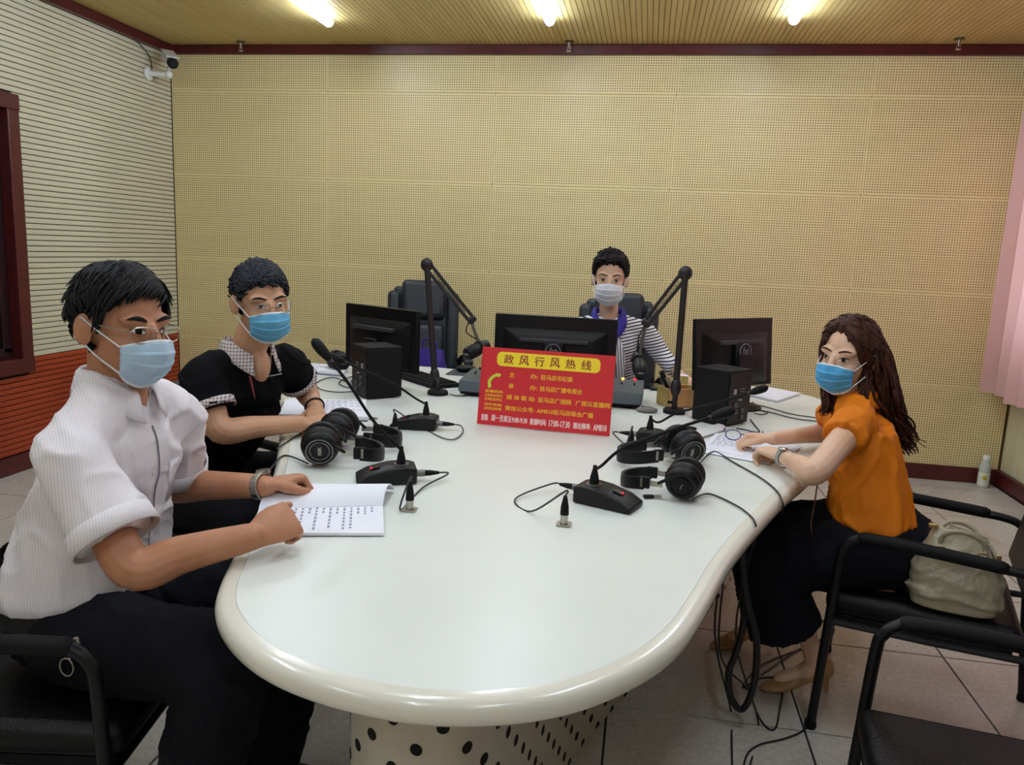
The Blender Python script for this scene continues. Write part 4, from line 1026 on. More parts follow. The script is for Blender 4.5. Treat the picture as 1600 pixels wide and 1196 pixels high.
def head_ells(s):
    return [((-.012, 0, .030), (.096, .076, .088)), ((.030, 0, -.025), (.068, .062, .090)), ((.040, 0, -.080), (.046, .046, .036)), ((.020, 0, -.055), (.055, .060, .045)),
            ((.068, .028, .024), (.022, .032, .016)), ((.068, -.028, .024), (.022, .032, .016)), ((.056, .034, -.030), (.030, .026, .026)), ((.056, -.034, -.030), (.030, .026, .026))]
class Head:
    def __init__(S, C, ang, pitch=0, roll=0, s=1.0):
        S.C = Vector(C); S.s = s
        S.R = rotz(ang) @ Matrix.Rotation(pitch, 3, 'Y') @ Matrix.Rotation(roll, 3, 'X')
        S.E = head_ells(s)
    def P(S, f, l, u): return S.C + S.R @ (Vector((f, l, u))*S.s)
    def surf(S, az, el, off=0.0, cran=False):
        """distance along a head direction to the skin"""
        d = Vector((math.cos(el)*math.cos(az), math.cos(el)*math.sin(az), math.sin(el))); best = 0
        for c, r in (S.E[:1] if cran else S.E):
            o = [-c[i]/r[i] for i in range(3)]; q = [d[i]/r[i] for i in range(3)]
            A = sum(x*x for x in q); B = sum(o[i]*q[i] for i in range(3)); Cc = sum(x*x for x in o)-1
            D = B*B-A*Cc
            if D > 0: best = max(best, (-B+math.sqrt(D))/A)
        p = d*(best+off); return S.P(*p)
    def add(S, mb):
        for c, r in S.E: mb.ell(S.P(*c), [x*S.s for x in r], S.R, 24, 16)
        mb.tube([S.P(.090, 0, .016), S.P(.103, 0, -.008), S.P(.113, 0, -.030)], [.008*S.s, .010*S.s, .014*S.s], 8)
        for y in (-1, 1):
            Re = S.R @ Matrix.Rotation(-y*.42, 3, 'Z'); ec = S.P(-.008, y*.081, -.006)
            mb.ell(ec, [.019*S.s, .0065*S.s, .033*S.s], Re, 12, 10)  # ear
            mb.tube([ec+Re @ Vector((.0175*math.cos(q)*S.s, y*.003*S.s, (.002+.030*math.sin(q))*S.s)) for q in [math.radians(50+k*24) for k in range(9)]], .0042*S.s, 8, round_ends=True)
    def eyes(S, par, off, wide=1.0, skin=None):
        for y in (-1, 1):
            az0, el0 = y*math.radians(19.5), math.radians(2.0)
            hw, hh = math.radians(9.2)*wide, math.radians(3.1)*wide
            def pt(u, v, o):   # u -1..1 across (inner->outer), v -1..1
                az = az0+y*u*hw; el = el0+v*hh*(1-abs(u)**2.2)+u*.012
                return S.surf(az, el, o)
            g = [[pt(-1+2*i/12, -1+2*j/6, .0012+.0016*(1-(-1+2*i/12)**2)) for i in range(13)] for j in range(7)]
            ob = MB().sheet(g).build('eye', SCLERA, par, off=off, fixn=False)
            ui = -.05*y if False else 0.0
            g = []
            for j in range(7):
                row = []
                for i in range(7):
                    v = -1+2*j/6; u = ui+(-1+2*i/6)*.40*math.sqrt(max(.05, 1-(v*.55)**2)); row.append(pt(u, v*.98, .0021+.0014))
                g.append(row)
            MB().sheet(g).build('iris', IRIS, ob, off=(0, 0, 0) if False else off)
            up = [pt(-1+2*i/12, 1.0, .0022) for i in range(13)]
            MB().tube(up, [.0005, .0012, .0016, .0016, .0012], 5).build('eyelash', LASH, ob, off=off)
            if skin:
                lid = [S.surf(az0+y*(-1.05+2.1*i/12)*hw, el0+hh*(1.0*(1-abs(-1+2*i/12)**2.2)+.75), .0) for i in range(13)]
                MB().tube(lid, [.001, .0026, .003, .0026, .001], 6).build('eyelid', skin, ob, off=off)
                lid = [S.surf(az0+y*(-1.0+2.0*i/12)*hw, el0-hh*(1.0*(1-abs(-1+2*i/12)**2.2)+.5), .0) for i in range(13)]
                MB().tube(lid, [.001, .0018, .002, .0018, .001], 6).build('eyelid', skin, ob, off=off)
    def brows(S, par, off, m_, thick=.0036, lift=0):
        for y in (-1, 1):
            p = []
            for i in range(9):
                u = i/8; az = y*math.radians(8+26*u); el = math.radians(14.5+lift+4*math.sin(math.pi*u*.8)-1.5*u); p.append(S.surf(az, el, .0015))
            MB().tube(p, [.0018, thick, thick*1.1, thick*.8, .001], 6).build('eyebrow', m_, par, off=off)
    def mask(S, par, off, m_, edge=M_EDGE, wob=.0):
        def pt(a, b):
            az = math.radians(57)*a; f = .022+.090*max(0, math.cos(az))**.8; l = .0765*math.sin(az)
            top = -.010-.016*abs(a)**1.4; bot = -.122+.036*abs(a)**1.6
            u = top+(bot-top)*b; c = 1-a*a
            f += .017*math.sin(math.pi*min(1, b*1.05))**.8*c - .042*b**2.2*c + .010*(1-b)**2*max(0, 1-abs(a)*3.2)
            pl = (b*4.0) % 1.0; f += .0052*(1-pl)**1.5*(b > .22)*(b < .88)*(.35+.65*c) + .0018*math.sin(9*a+5*b+wob)*c
            return S.P(f, l, u)
        N, Mv = 32, 44; G_ = [[pt(-1+2*i/N, j/Mv) for i in range(N+1)] for j in range(Mv+1)]
        mb = MB(); mb.cur = 1; mb.sheet(G_[:3]); mb.cur = 0; mb.sheet(G_[2:Mv-2]); mb.cur = 1; mb.sheet(G_[Mv-3:])
        bm_ = mb.build('face_mask', [m_, edge], par, off=off, solid=.0016, angle=180)
        for y in (-1, 1):
            MB().tube(catmull([pt(y, .06), S.P(.018, y*.082, .004), S.P(-.010, y*.088, .020), S.P(-.026, y*.086, .004), S.P(-.020, y*.082, -.020), S.P(.012, y*.076, -.050), pt(y, .94)], 5), .0016, 6).build('ear_loop', M_EDGE, bm_, off=(0, 0, 0) if False else off)
        return bm_
    def glasses(S, par, off, m_=METAL):
        root = None
        for y in (-1, 1):
            rim = []
            for k in range(29):
                a = 2*math.pi*k/28; ca, sa = math.cos(a), math.sin(a)
                x = .026*abs(ca)**.7*math.copysign(1, ca); z = .0165*abs(sa)**.7*math.copysign(1, sa)
                rim.append(S.P(.112-.012*((y*.035+x)/.06)**2, y*.035+x, -.002+z))
            if root is None: root = MB().tube(rim, .0011, 6, cap=False).build('glasses', m_, par, off=off)
            else: MB().tube(rim, .0011, 6, cap=False).build('rim', m_, root, off=off)
            MB()._add(rim[:-1], [tuple(range(28))]).build('lens', GLASS, root, smooth=False, off=off)
            MB().tube(catmull([S.P(.096, y*.061, .004), S.P(.085, y*.072, .008), S.P(.03, y*.081, .010), S.P(-.012, y*.086, .012), S.P(-.026, y*.083, -.006)], 4), .0012, 6).build('temple', m_, root, off=off)
        MB().tube([S.P(.111, -.010, .002), S.P(.114, 0, .005), S.P(.111, .010, .002)], .0012, 6).build('bridge', m_, root, off=off)
    def hair(S, par, off, m_, line, thick, seed, tufts=220, tl=(.025, .05), comb=(0, 0, 1), extra=None, name='hair', tr=1.0, jit=.18, rough=.0028):
        """line(az deg)->lowest elevation deg; thick(az,el)->metres"""
        rnd = random.Random(seed); NA, NE = 64, 22; rows = []; line0 = line
        def line(az): return line0(az)+(2.6*math.sin(az*.23+seed)+1.8*math.sin(az*.57+seed*2) if abs(az) < 66 else 0)
        for j in range(NE+1):
            row = []
            for i in range(NA):
                az = -180+360*i/NA; lo = line(az); el = 90-(90-lo)*(j/NE)
                a, e = math.radians(az), math.radians(el)
                th = thick(az, el)*min(1, (1-(j/NE))*4+.12)
                nz = noise.noise(Vector((math.cos(a)*math.cos(e)*6+seed, math.sin(a)*math.cos(e)*6, math.sin(e)*6)))
                fine = noise.noise(Vector((math.cos(a)*math.cos(e)*22+seed, math.sin(a)*math.cos(e)*22, math.sin(e)*12)))
                row.append(S.surf(a, e, th*(1+.25*nz)+rough*fine, cran=True))
            rows.append(row)
        mb = MB(); mb.rings(rows, cap=False); 
        # inner closing rim
        last = rows[-1]; inn = [S.surf(math.radians(-180+360*i/NA), math.radians(line(-180+360*i/NA)), -.010, cran=True) for i in range(NA)]
        mb.rings([last, inn], cap=False)
        for _ in range(tufts):
            az = rnd.uniform(-180, 180); lo = line(az); el = lo+(90-lo)*rnd.random()**.8
            a, e = math.radians(az), math.radians(el)
            p = S.surf(a, e, thick(az, el)*.75, cran=True); n = (p-S.P(-.012, 0, .03)).normalized()
            cv = S.R @ Vector(comb if not callable(comb) else comb(az, el)); tg = cv-n*cv.dot(n)
            if tg.length < .05: tg = n.orthogonal()
            tg.normalize(); L = rnd.uniform(*tl)*S.s
            if 70 < abs(az) < 122: L *= max(.25, min(1, (el-lo)/45))
            j_ = Vector([rnd.uniform(-jit, jit) for _ in range(3)])
            d = (tg+j_).normalized()
            e2 = p+d*L; e2 = e2 - n*(.20*L)
            pts = [p-d*L*.25-n*.004, p+n*.0022, p+d*L*.5+n*.001, e2+n*rnd.uniform(-.003, .003)]
            mb.tube(catmull(pts, 2), [.0028*tr, .0040*tr, .0030*tr, .0006], 5)
        if extra: extra(mb, rnd)
        return mb.build(name, m_, par, off=off, angle=80, fixn=False)

def limb(mb, pts, rs, n=14, seg=6):
    P_ = catmull(pts, seg); mb.tube(P_, rs, n, round_ends=True)
def hand(mb, wrist, knuck, back, side, curl=(.5, .5, .5, .5), thumb=(.4, .3), s=1.0, spread=0.04, tcurl=.4):
    """wrist->knuck: direction of the palm; back: normal of the back of the hand; side=+1 if the thumb lies along (dir x back)"""
    wrist = Vector(wrist); d = (Vector(knuck)-wrist).normalized(); b = Vector(back); b = (b-d*b.dot(d)).normalized(); l = d.cross(b).normalized()*side
    L = .088*s
    # palm
    rings = []
    for t_, hw, ht in ((-.012, .026, .019), (.012, .030, .018), (.04, .038, .0175), (.068, .042, .015), (.09, .041, .0125)):
        c = wrist+d*t_*s; rings.append([c+l*(hw*s*math.cos(a)*(1.0))+b*(ht*s*math.sin(a)) for a in [2*math.pi*k/16 for k in range(16)]])
    mb.rings(rings)
    lens = (.040, .045, .042, .033); mids = (.025, .029, .027, .020); tips = (.021, .023, .022, .019)
    for i in range(4):   # 0 = index next to the thumb
        off = (.0325-.0218*i)*s; base = wrist+d*(L-.004*abs(i-1.2)*s)+l*off+b*.001
        dirv = (d+l*(1.2-i)*spread).normalized(); p = base; pts = [base-dirv*.02*s, base]
        for k, (ln, amt) in enumerate(((lens[i], 1.0), (mids[i], 1.25), (tips[i], .8))):
            ang = curl[i]*amt; ax = dirv.cross(b)
            dn = (dirv*math.cos(ang)-b*math.sin(ang)).normalized(); bn = (b*math.cos(ang)+dirv*math.sin(ang)).normalized()
            dirv = dn
            if k == 0: b0 = b
            b_ = bn; p = p+dirv*ln*s; pts.append(p); b, = (b_,)
        r0 = (.0093, .0096, .0093, .0082)[i]*s
        mb.tube(pts, [r0*1.05, r0*1.05, r0*.98, r0*.9, r0*.72], 8, round_ends=True)
        b = b0
    tb = wrist+d*.022*s+l*.024*s-b*.004
    t1 = (d*.75+l*thumb[0]*1.4-b*thumb[1]).normalized(); t2 = (d*(1.0)+l*thumb[0]*(.4-tcurl)-b*thumb[1]*1.2).normalized()
    mb.tube([tb-t1*.012*s, tb+t1*.022*s, tb+t1*.044*s, tb+t1*.044*s+t2*.030*s, tb+t1*.044*s+t2*.054*s], [.012*s, .0145*s, .0118*s, .0108*s, .008*s], 10, round_ends=True)
def yoke(mb, N, pts, r0, r1):
    for S_ in pts: mb.tube(catmull([N-UP*.035, N*.62+S_*.38-UP*.010, S_], 5), [r0, (r0+r1)*.5, r1], 16, round_ends=True)
def torso(mb, secs, l, n=28, sq=.85):
    """secs: (centre, half width, half depth, forward vector)"""
    rings = []
    for c, a, b, f in secs:
        c = Vector(c); f = Vector(f).normalized()
        rings.append([c+l*(a*abs(math.cos(t))**sq*math.copysign(1, math.cos(t)))+f*(b*abs(math.sin(t))**sq*math.copysign(1, math.sin(t))) for t in [2*math.pi*k/n for k in range(n)]])
    mb.rings(rings)
def shoe(par, off, heel, toe, m_, w=.042, hi=.0, name='shoe', pointy=.3):
    heel, toe = Vector(heel), Vector(toe); d = (toe-heel); L = d.length; d.normalize(); l = Vector((0, 0, 1)).cross(d).normalized(); rings = []
    for t_, ww, h0, h1 in ((-.0, .55, hi, hi+.055), (.06, .85, hi, hi+.07), (.25, .85, hi*.85, hi*.85+.065), (.5, .9, hi*.35, hi*.35+.052), (.7, 1.0, .0, .042), (.85, .85, 0, .034), (.96, .45, 0, .022), (1.0, .15, .003, .014)):
        c = heel+d*L*t_
        rings.append([c+l*(w*ww*math.cos(a))+Vector((0, 0, (h0+h1)/2+(h1-h0)/2*math.sin(a))) for a in [2*math.pi*k/14 for k in range(14)]])
    MB().rings(rings).build(name, m_, par, off=off, subsurf=1, angle=180)
    if hi: MB().tube([heel+d*.025+Vector((0, 0, hi+.01)), heel+d*.012+Vector((0, 0, 0.001))], [.016, .006], 10).build('heel', m_, par, off=off)
def collar(par, off, C, R, rx, ry, h, m_, open_=28, spreadz=.03, name='collar', flare=.012, fold=.035):
    """stand-and-fold collar around the neck; R columns f,l,u"""
    g = []
    for k in range(41):
        a = math.radians(open_+(360-2*open_)*k/40); fr = max(0, math.cos(a)); row = []
        drop = -.012-spreadz*fr**1.5
        for (o, z) in ((0, 0), (.001, h), (.004, h+.004), (flare*.7, h-.004), (flare+.004, h-fold*.7), (flare+.007+.01*fr, h-fold-.012*fr**2)):
            row.append(Vector(C)+R @ Vector(((rx+o)*math.cos(a), (ry+o)*math.sin(a), z+drop)))
        g.append(row)
    return MB().sheet(g).build(name, m_, par, off=off, solid=.003, angle=180)
UP = Vector((0, 0, 1))

# ---------------------------------------------------------------- man in the white shirt
def man_white():
    base = Vector((-1.2, 1.47, 0)); t = thing('person', 'man in a white short-sleeved shirt, glasses and pale blue mask at the left', 'person', base)
    H = Head(W(190, 510, 1.63), math.radians(-15), math.radians(4), math.radians(-2), .99)
    l = Vector((0, 1, 0)); f = Vector((1, 0, 0))
    N = Vector((-1.105, 1.465, 1.062))
    SR, ER, WR = Vector((-1.085, 1.295, .962)), W(207, 886, 1.46), atz(398, 838, .800)
    SL, EL, WL = Vector((-1.075, 1.635, .962)), W(268, 758, 1.95), atz(415, 760, .800)
    KR, KL = atz(476, 800, .825), atz(490, 742, .805)
    b = MB(); H.add(b)
    b.tube([H.P(-.02, 0, -.05), N+Vector((.0, 0, .0)), N-UP*.06], [.052, .054, .050], 16)
    torso(b, [((-1.2, 1.465, .58), .10, .07, f), ((-1.17, 1.465, .75), .11, .07, f), ((-1.12, 1.465, .90), .10, .06, f), (N-UP*.05, .06, .045, f)], l)
    b.ell(N+f*.044-UP*.022, (.026, .030, .045))
    for S_, E_, W_ in ((SR, ER, WR), (SL, EL, WL)):
        limb(b, [S_, S_*.5+E_*.5, E_, E_*.6+W_*.4, W_], [.034, .036, .040, .042, .040, .034, .027], 14)
    hand(b, WR, KR, Vector((.40, -.60, .70)), -1, (1.2, 1.25, 1.3, 1.3), (.22, .25), 1.0, .0, .3)
    hand(b, WL, KL, Vector((-.1, .35, 1)), 1, (1.15, 1.2, 1.25, 1.3), (.30, .42), 1.0, .0, 1.1)
    b.build('body', SKIN_1, t, off=base, remesh=.0034, smoothit=2)
    H.eyes(t, base, 1.05, SKIN_1); H.brows(t, base, HAIR_BLK, .0042); H.glasses(t, base); H.mask(t, base, M_PALE)
    def line(az):
        a = abs(az); return float(np.interp(a, [0, 25, 45, 62, 74, 84, 106, 122, 180], [48, 46, 39, 22, -2, 20, 20, -42, -62]))
    def thick(az, el): return .009+.009*max(0, math.sin(math.radians(el)))+.006*max(0, math.cos(math.radians(az)))*max(0, math.sin(math.radians(el)))
    def fr(mb, rnd):
        for k in range(26):   # swept fringe
            az = rnd.uniform(-55, 45); p = H.surf(math.radians(az), math.radians(60), .014, True)
            q = H.surf(math.radians(az-10), math.radians(50), .016, True); r = H.surf(math.radians(az-22), math.radians(rnd.uniform(30, 42) if az < -5 else rnd.uniform(36, 44)), .010, True)
            mb.tube(catmull([p, q, r], 3), [.006, .0075, .005, .001], 5)
    H.hair(t, base, HAIR_BLK, line, thick, 3, 800, (.03, .05), lambda az, el: (.25, -.75 if az < 40 else .3, -.5), fr)
    SHIRT = shirt_mat()
    s = MB()
    torso(s, [((-1.205, 1.465, .565), .165, .125, f), ((-1.205, 1.465, .62), .190, .150, f), ((-1.18, 1.465, .70), .180, .132, f), ((-1.150, 1.465, .80), .170, .118, f), ((-1.120, 1.465, .89), .165, .110, f), ((-1.105, 1.465, .95), .13, .088, f), (N-UP*.05, .085, .062, f), (N+Vector((-.004, 0, -.022)), .062, .056, f)], l)
    yoke(s, N, (SR, SL), .064, .060)
    for S_, E_ in ((SR, ER), (SL, EL)):
        k = .74
        s.tube(catmull([S_+(Vector((-1.12, 1.465, .90))-S_)*.35, S_+(E_-S_)*.02, S_+(E_-S_)*.4, S_+(E_-S_)*k], 5), [.066, .064, .068, .074], 18)
    sh = s.build('shirt', SHIRT, t, off=base, remesh=.007, smoothit=5, disp=folds(.011, 7, 2.0, (1, 1, .8)))
    for S_, E_ in ((SR, ER), (SL, EL)):
        u_ = (E_-S_).normalized(); c_ = S_+(E_-S_)*.74
        MB().tube([c_-u_*.030, c_-u_*.012, c_+u_*.010], [.0785, .0800, .0815], 26, cap=False).build('sleeve_hem', SHIRT, t, off=base, solid=.003)
    collar(t, base, N+Vector((.004, 0, .010)), frame_from(f), .064, .066, .036, SHIRT, 20, .05, fold=.05, flare=.016)
    # placket edge, buttons and pocket laid on the shirt
    pl = []
    for k in range(14):
        z = .975-.34*k/13; h_, n_ = hit(sh, base, (-.6, 1.472, z), (-1, 0, 0))
        if h_ is not None: pl.append(h_+n_*.0022)
    MB().tube(catmull(pl, 3), .0016, 6).build('placket_seam', mat('seam_grey', rgb(128, 122, 134), .8), t, off=base)
    for z in (.945, .875, .80, .725, .65):
        h_, n_ = hit(sh, base, (-.6, 1.458, z), (-1, 0, 0))
        if h_ is not None: MB().lathe([(.0055, -.001), (.0055, .0018), (.004, .0022)], h_, frame_from(n_) @ Matrix.Rotation(math.pi/2, 3, 'Y'), 12).build('button', WHITEP, t, off=base)
    g = []
    for zz in (.885, .84, .79):
        row = []
        for yy in (1.515, 1.545, 1.575, 1.60):
            h_, n_ = hit(sh, base, (-.6, yy, zz), (-1, 0, 0)); row.append((h_+n_*.0022) if h_ is not None else Vector((-1.03, yy, zz)))
        g.append(row)
    MB().sheet(g).build('chest_pocket', SHIRT, t, off=base, solid=.002)
    tr = MB(); NAVY = mat('navy_trousers', rgb(11, 12, 20), .8, spec=.2, bump=.2, bump_scale=300)
    tr.ell((-1.20, 1.465, .54), (.16, .185, .125))
    for y_, kn, an in ((1.375, Vector((-.80, 1.33, .52)), Vector((-.87, 1.31, .09))), (1.575, Vector((-.78, 1.64, .52)), Vector((-.86, 1.66, .09)))):
        hip = Vector((-1.18, y_, .535)); tr.tube(catmull([hip, hip*.5+kn*.5, kn, kn*.5+an*.5, an], 6), [.108, .106, .098, .092, .094, .09, .085, .082], 18)
    trs = tr.build('trousers', NAVY, t, off=base, remesh=.009, smoothit=5, disp=folds(.007, 7, 9.0))
    torso_b = MB(); torso_b.rings([[Vector((-1.215, 1.465, z))+f*(.16*math.cos(a))+l*(.186*math.sin(a)) for a in [2*math.pi*k/32 for k in range(32)]] for z in (.565, .598)]); torso_b.build('belt', BLACK, t, off=base)
    for hl, to in ((Vector((-.94, 1.30, 0)), Vector((-.67, 1.29, 0))), (Vector((-.93, 1.67, 0)), Vector((-.66, 1.68, 0)))): shoe(t, base, hl, to, BLACK, .046)
    # wrist watch on the far arm
    d = (WL-EL).normalized(); c = WL-d*.012; R = frame_from(d)
    for k in range(15):
        a = 2*math.pi*k/15
        if k == 0:
            o = MB().box((0, 0, 0), (.020, .0135, .004)).build('watch_link', METAL, t, bevel=.0012); wl = o
        else: o = wl.copy(); COL.objects.link(o)
        o.location = c-base+R @ Vector((0, .0315*math.sin(a), .0315*math.cos(a))); o.rotation_euler = (R @ Matrix.Rotation(-a, 3, 'X')).to_euler()
    MB().lathe([(.017, 0), (.018, .003), (.016, .009)], c+R @ Vector((0, .012, .028)), R, 20).build('watch_case', METAL, t, off=base)
    # key clip hanging at the hip
    h_, n_ = hit(trs, base, Vector((0, 0, CAM_H)), Vector(pray(115, 1012))); kc = h_+n_*.016
    MB().tube([kc+Vector((.015*math.cos(a)-.012, 0, .019*math.sin(a)-.044)) for a in [2*math.pi*k/16 for k in range(17)]], .0016, 6, cap=False).build('key_ring', METAL, t, off=base)
    MB().tube(catmull([kc+Vector((-.004, 0, -.026)), kc+Vector((.004, 0, -.008)), kc+Vector((.003, 0, .012)), kc+Vector((.014, 0, .022)), kc+Vector((.018, 0, .008)), kc+Vector((.006, 0, -.002))], 4), .003, 6).build('key_clip', METAL, t, off=base)
def shirt_mat():
    M, t = newmat('white_shirt', .8, .25)
    tc = t.n('ShaderNodeTexCoord'); sp = t.n('ShaderNodeSeparateXYZ'); t.l(tc.outputs['Object'], sp.inputs[0])
    w = t.m('SINE', t.m('MULTIPLY', t.m('ADD', sp.outputs[0], sp.outputs[1]), 900.0))
    n = t.noise(tc.outputs['Object'], 14, 4)
    t.l(t.mix(t.rng(w, -1, 1, 0, 1), rgb(222, 214, 218), rgb(236, 230, 232)), t.b.inputs['Base Color'])
    t.bump(n, .35, .01); return M
man_white()

# ---------------------------------------------------------------- man in the black polo
def man_black():
    base = Vector((-1.55, 2.40, 0)); t = thing('person', 'man in a black polo with checked collar and blue mask, second from left', 'person', base)
    ang = math.radians(-20); f = Vector((math.cos(ang), math.sin(ang), 0)); l = Vector((-math.sin(ang), math.cos(ang), 0))
    H = Head(W(408, 472, 2.42), math.radians(-44), math.radians(6), math.radians(4), .975)
    N = W(388, 546, 2.49); CH = N-UP*.16-f*.10
    SR, SL = W(314, 588, 2.38), W(446, 568, 2.62)
    ER, WR = W(345, 672, 2.36), atz(470, 662, .795)
    EL, WL = W(478, 612, 2.78), atz(494, 640, .81)
    KR, KL = atz(530, 655, .80), atz(535, 655, .785)
    b = MB(); H.add(b)
    b.tube([H.P(-.015, 0, -.05), N, N-UP*.06], [.053, .056, .050], 16)
    PV = Vector((-1.53, 2.39, .52)); lt = (SL-SR).normalized()
    torso(b, [(PV+UP*.03, .10, .07, f), (PV*.5+CH*.5, .10, .07, f), (CH, .09, .06, f), (N-UP*.05, .06, .045, f)], l)
    for S_, E_, W_ in ((SR, ER, WR), (SL, EL, WL)):
        limb(b, [S_, S_*.5+E_*.5, E_, E_*.6+W_*.4, W_], [.034, .036, .041, .043, .040, .033, .027], 14)
    hand(b, WR, KR, Vector((-.1, -.3, 1)), -1, (.28, .3, .34, .4), (.4, .1), 1.0, .05, .2)
    hand(b, WL, WL+Vector((.05, -.10, -.02)), Vector((.3, .1, 1)), 1, (.5, .5, .55, .6), (.3, .3), .96, .03, .4)
    b.ell(N+f*.046-UP*.048, (.038, .038, .058))
    b.build('body', SKIN_2, t, off=base, remesh=.0036, smoothit=2)
    H.eyes(t, base, 1.0, SKIN_2); H.brows(t, base, HAIR_BLK, .003); H.glasses(t, base); H.mask(t, base, M_BLUE, wob=1.0)
    def line(az):
        a = abs(az); return float(np.interp(a, [0, 25, 45, 62, 74, 84, 106, 122, 180], [40, 39, 36, 24, 4, 20, 20, -36, -58]))
    H.hair(t, base, HAIR_GRY, line, lambda az, el: .008+.012*max(0, math.sin(math.radians(el))), 8, 900, (.020, .036), lambda az, el: (.6, -.25, .4), tr=1.1, jit=.32, rough=.0042)
    POLO = mat('black_polo', rgb(9, 9, 12), .88, spec=.15, bump=.2, bump_scale=500)
    s = MB()
    ll = (l*.4+lt*.6).normalized()
    torso(s, [(PV+UP*.0, .17, .14, f), (PV+UP*.09+f*.01, .195, .16, f), (PV*.55+CH*.45+UP*.0, .185, .145, f), (CH-UP*.07, .172, .122, f), (CH+UP*.01, .168, .112, f), (CH+UP*.07, .13, .09, f), (N-UP*.05-f*.008, .085, .066, f), (N-UP*.03-f*.008, .066, .056, f)], ll)
    yoke(s, N-UP*.022-f*.012, (SR, SL), .054, .062); s.ell(N-UP*.11-f*.045, (.115, .115, .10))
    s.ell(N-UP*.13-f*.05-ll*.06, (.10, .10, .09)); s.ell(N-UP*.13-f*.05+ll*.06, (.10, .10, .09))
    for S_, E_ in ((SR, ER), (SL, EL)):
        d = E_-S_
        s.tube(catmull([S_+(CH-S_)*.4, S_+d*.03, S_+d*.4, S_+d*(.66 if S_ is SR else .60)], 5), [.068, .064, .065, .067], 18)
    polo = s.build('polo_shirt', POLO, t, off=base, remesh=.0075, smoothit=5, disp=folds(.009, 7, 5.0))
    CHK = check_mat()
    for S_, E_, k in ((SR, ER, .66), (SL, EL, .60)):
        d = E_-S_; u = d.normalized(); c = S_+d*k; MB().tube([c-u*.028, c-u*.004], [.0690, .0695], 24, cap=False).build('sleeve_band', CHK, t, off=base, solid=.003)
    collar(t, base, N+Vector((0, 0, .006)), frame_from(f), .068, .072, .036, CHK, 30, .055, fold=.05, flare=.016)
    # open placket with striped lining, chest pocket edge
    LIN = mat('placket_lining', rgb(150, 66, 70), .8); a = N+f*.078-UP*.05
    pp = []
    for k in range(7):
        h_, n_ = hit(polo, base, Vector((0, 0, CAM_H)), Vector(pray(390+1.4*k, 588+6*k)))
        if h_ is not None: pp.append(h_+n_*.0012)
    if len(pp) > 2: MB().tube(pp, [.0042, .004, .003, .0015], 6).build('placket', LIN, t, off=base)
    pk = []
    for k in range(5):
        o_ = Vector((0, 0, CAM_H)); d_ = Vector(pray(412+7*k, 590-1.5*k)); h_, n_ = hit(polo, base, o_, d_)
        if h_ is not None: pk.append(h_+n_*.001)
    if len(pk) > 2: MB().tube(pk, .0016, 6).build('pocket_edge', M_EDGE, t, off=base)
    # skin V at the open neck
    tr = MB(); tr.ell(PV+UP*.02, (.17, .19, .12))
    for y_, kn, an in ((-.10, Vector((-1.20, 2.16, .50)), Vector((-1.26, 2.15, .09))), (.10, Vector((-1.27, 2.60, .50)), Vector((-1.33, 2.62, .09)))):
        hip = PV+l*y_+f*.03+UP*.02; tr.tube(catmull([hip, hip*.5+kn*.5, kn, kn*.5+an*.5, an], 6), [.11, .108, .095, .09, .09, .085, .08], 16)
    tr.build('trousers', mat('dark_trousers', rgb(10, 10, 16), .8, spec=.2), t, off=base, remesh=.01, smoothit=4)
    for hl, to in ((Vector((-1.33, 2.17, 0)), Vector((-1.07, 2.09, 0))), (Vector((-1.40, 2.64, 0)), Vector((-1.14, 2.56, 0)))): shoe(t, base, hl, to, BLACK, .045)
    d = (WL-EL).normalized(); R = frame_from(d); c = WL-d*.02
    MB().tube([c+R @ Vector((0, .033*math.sin(a), .033*math.cos(a))) for a in [2*math.pi*k/20 for k in range(21)]], .0032, 6, cap=False).build('bracelet', BLACKM, t, off=base)
def check_mat():
    M, t = newmat('checked_cotton', .8, .25)
    tc = t.n('ShaderNodeTexCoord'); sp = t.n('ShaderNodeSeparateXYZ'); t.l(tc.outputs['Object'], sp.inputs[0])
    def band(v, k, w): return t.m('LESS_THAN', t.m('FRACT', t.m('ADD', t.m('MULTIPLY', v, k), 50.0)), w)
    a = band(t.m('ADD', sp.outputs[0], t.m('MULTIPLY', sp.outputs[1], .35)), 95.0, .28); b = band(sp.outputs[2], 95.0, .28)
    t.l(t.mix(t.m('MULTIPLY', t.m('ADD', a, b), .5), rgb(214, 200, 196), rgb(40, 36, 50)), t.b.inputs['Base Color']); return M
man_black()

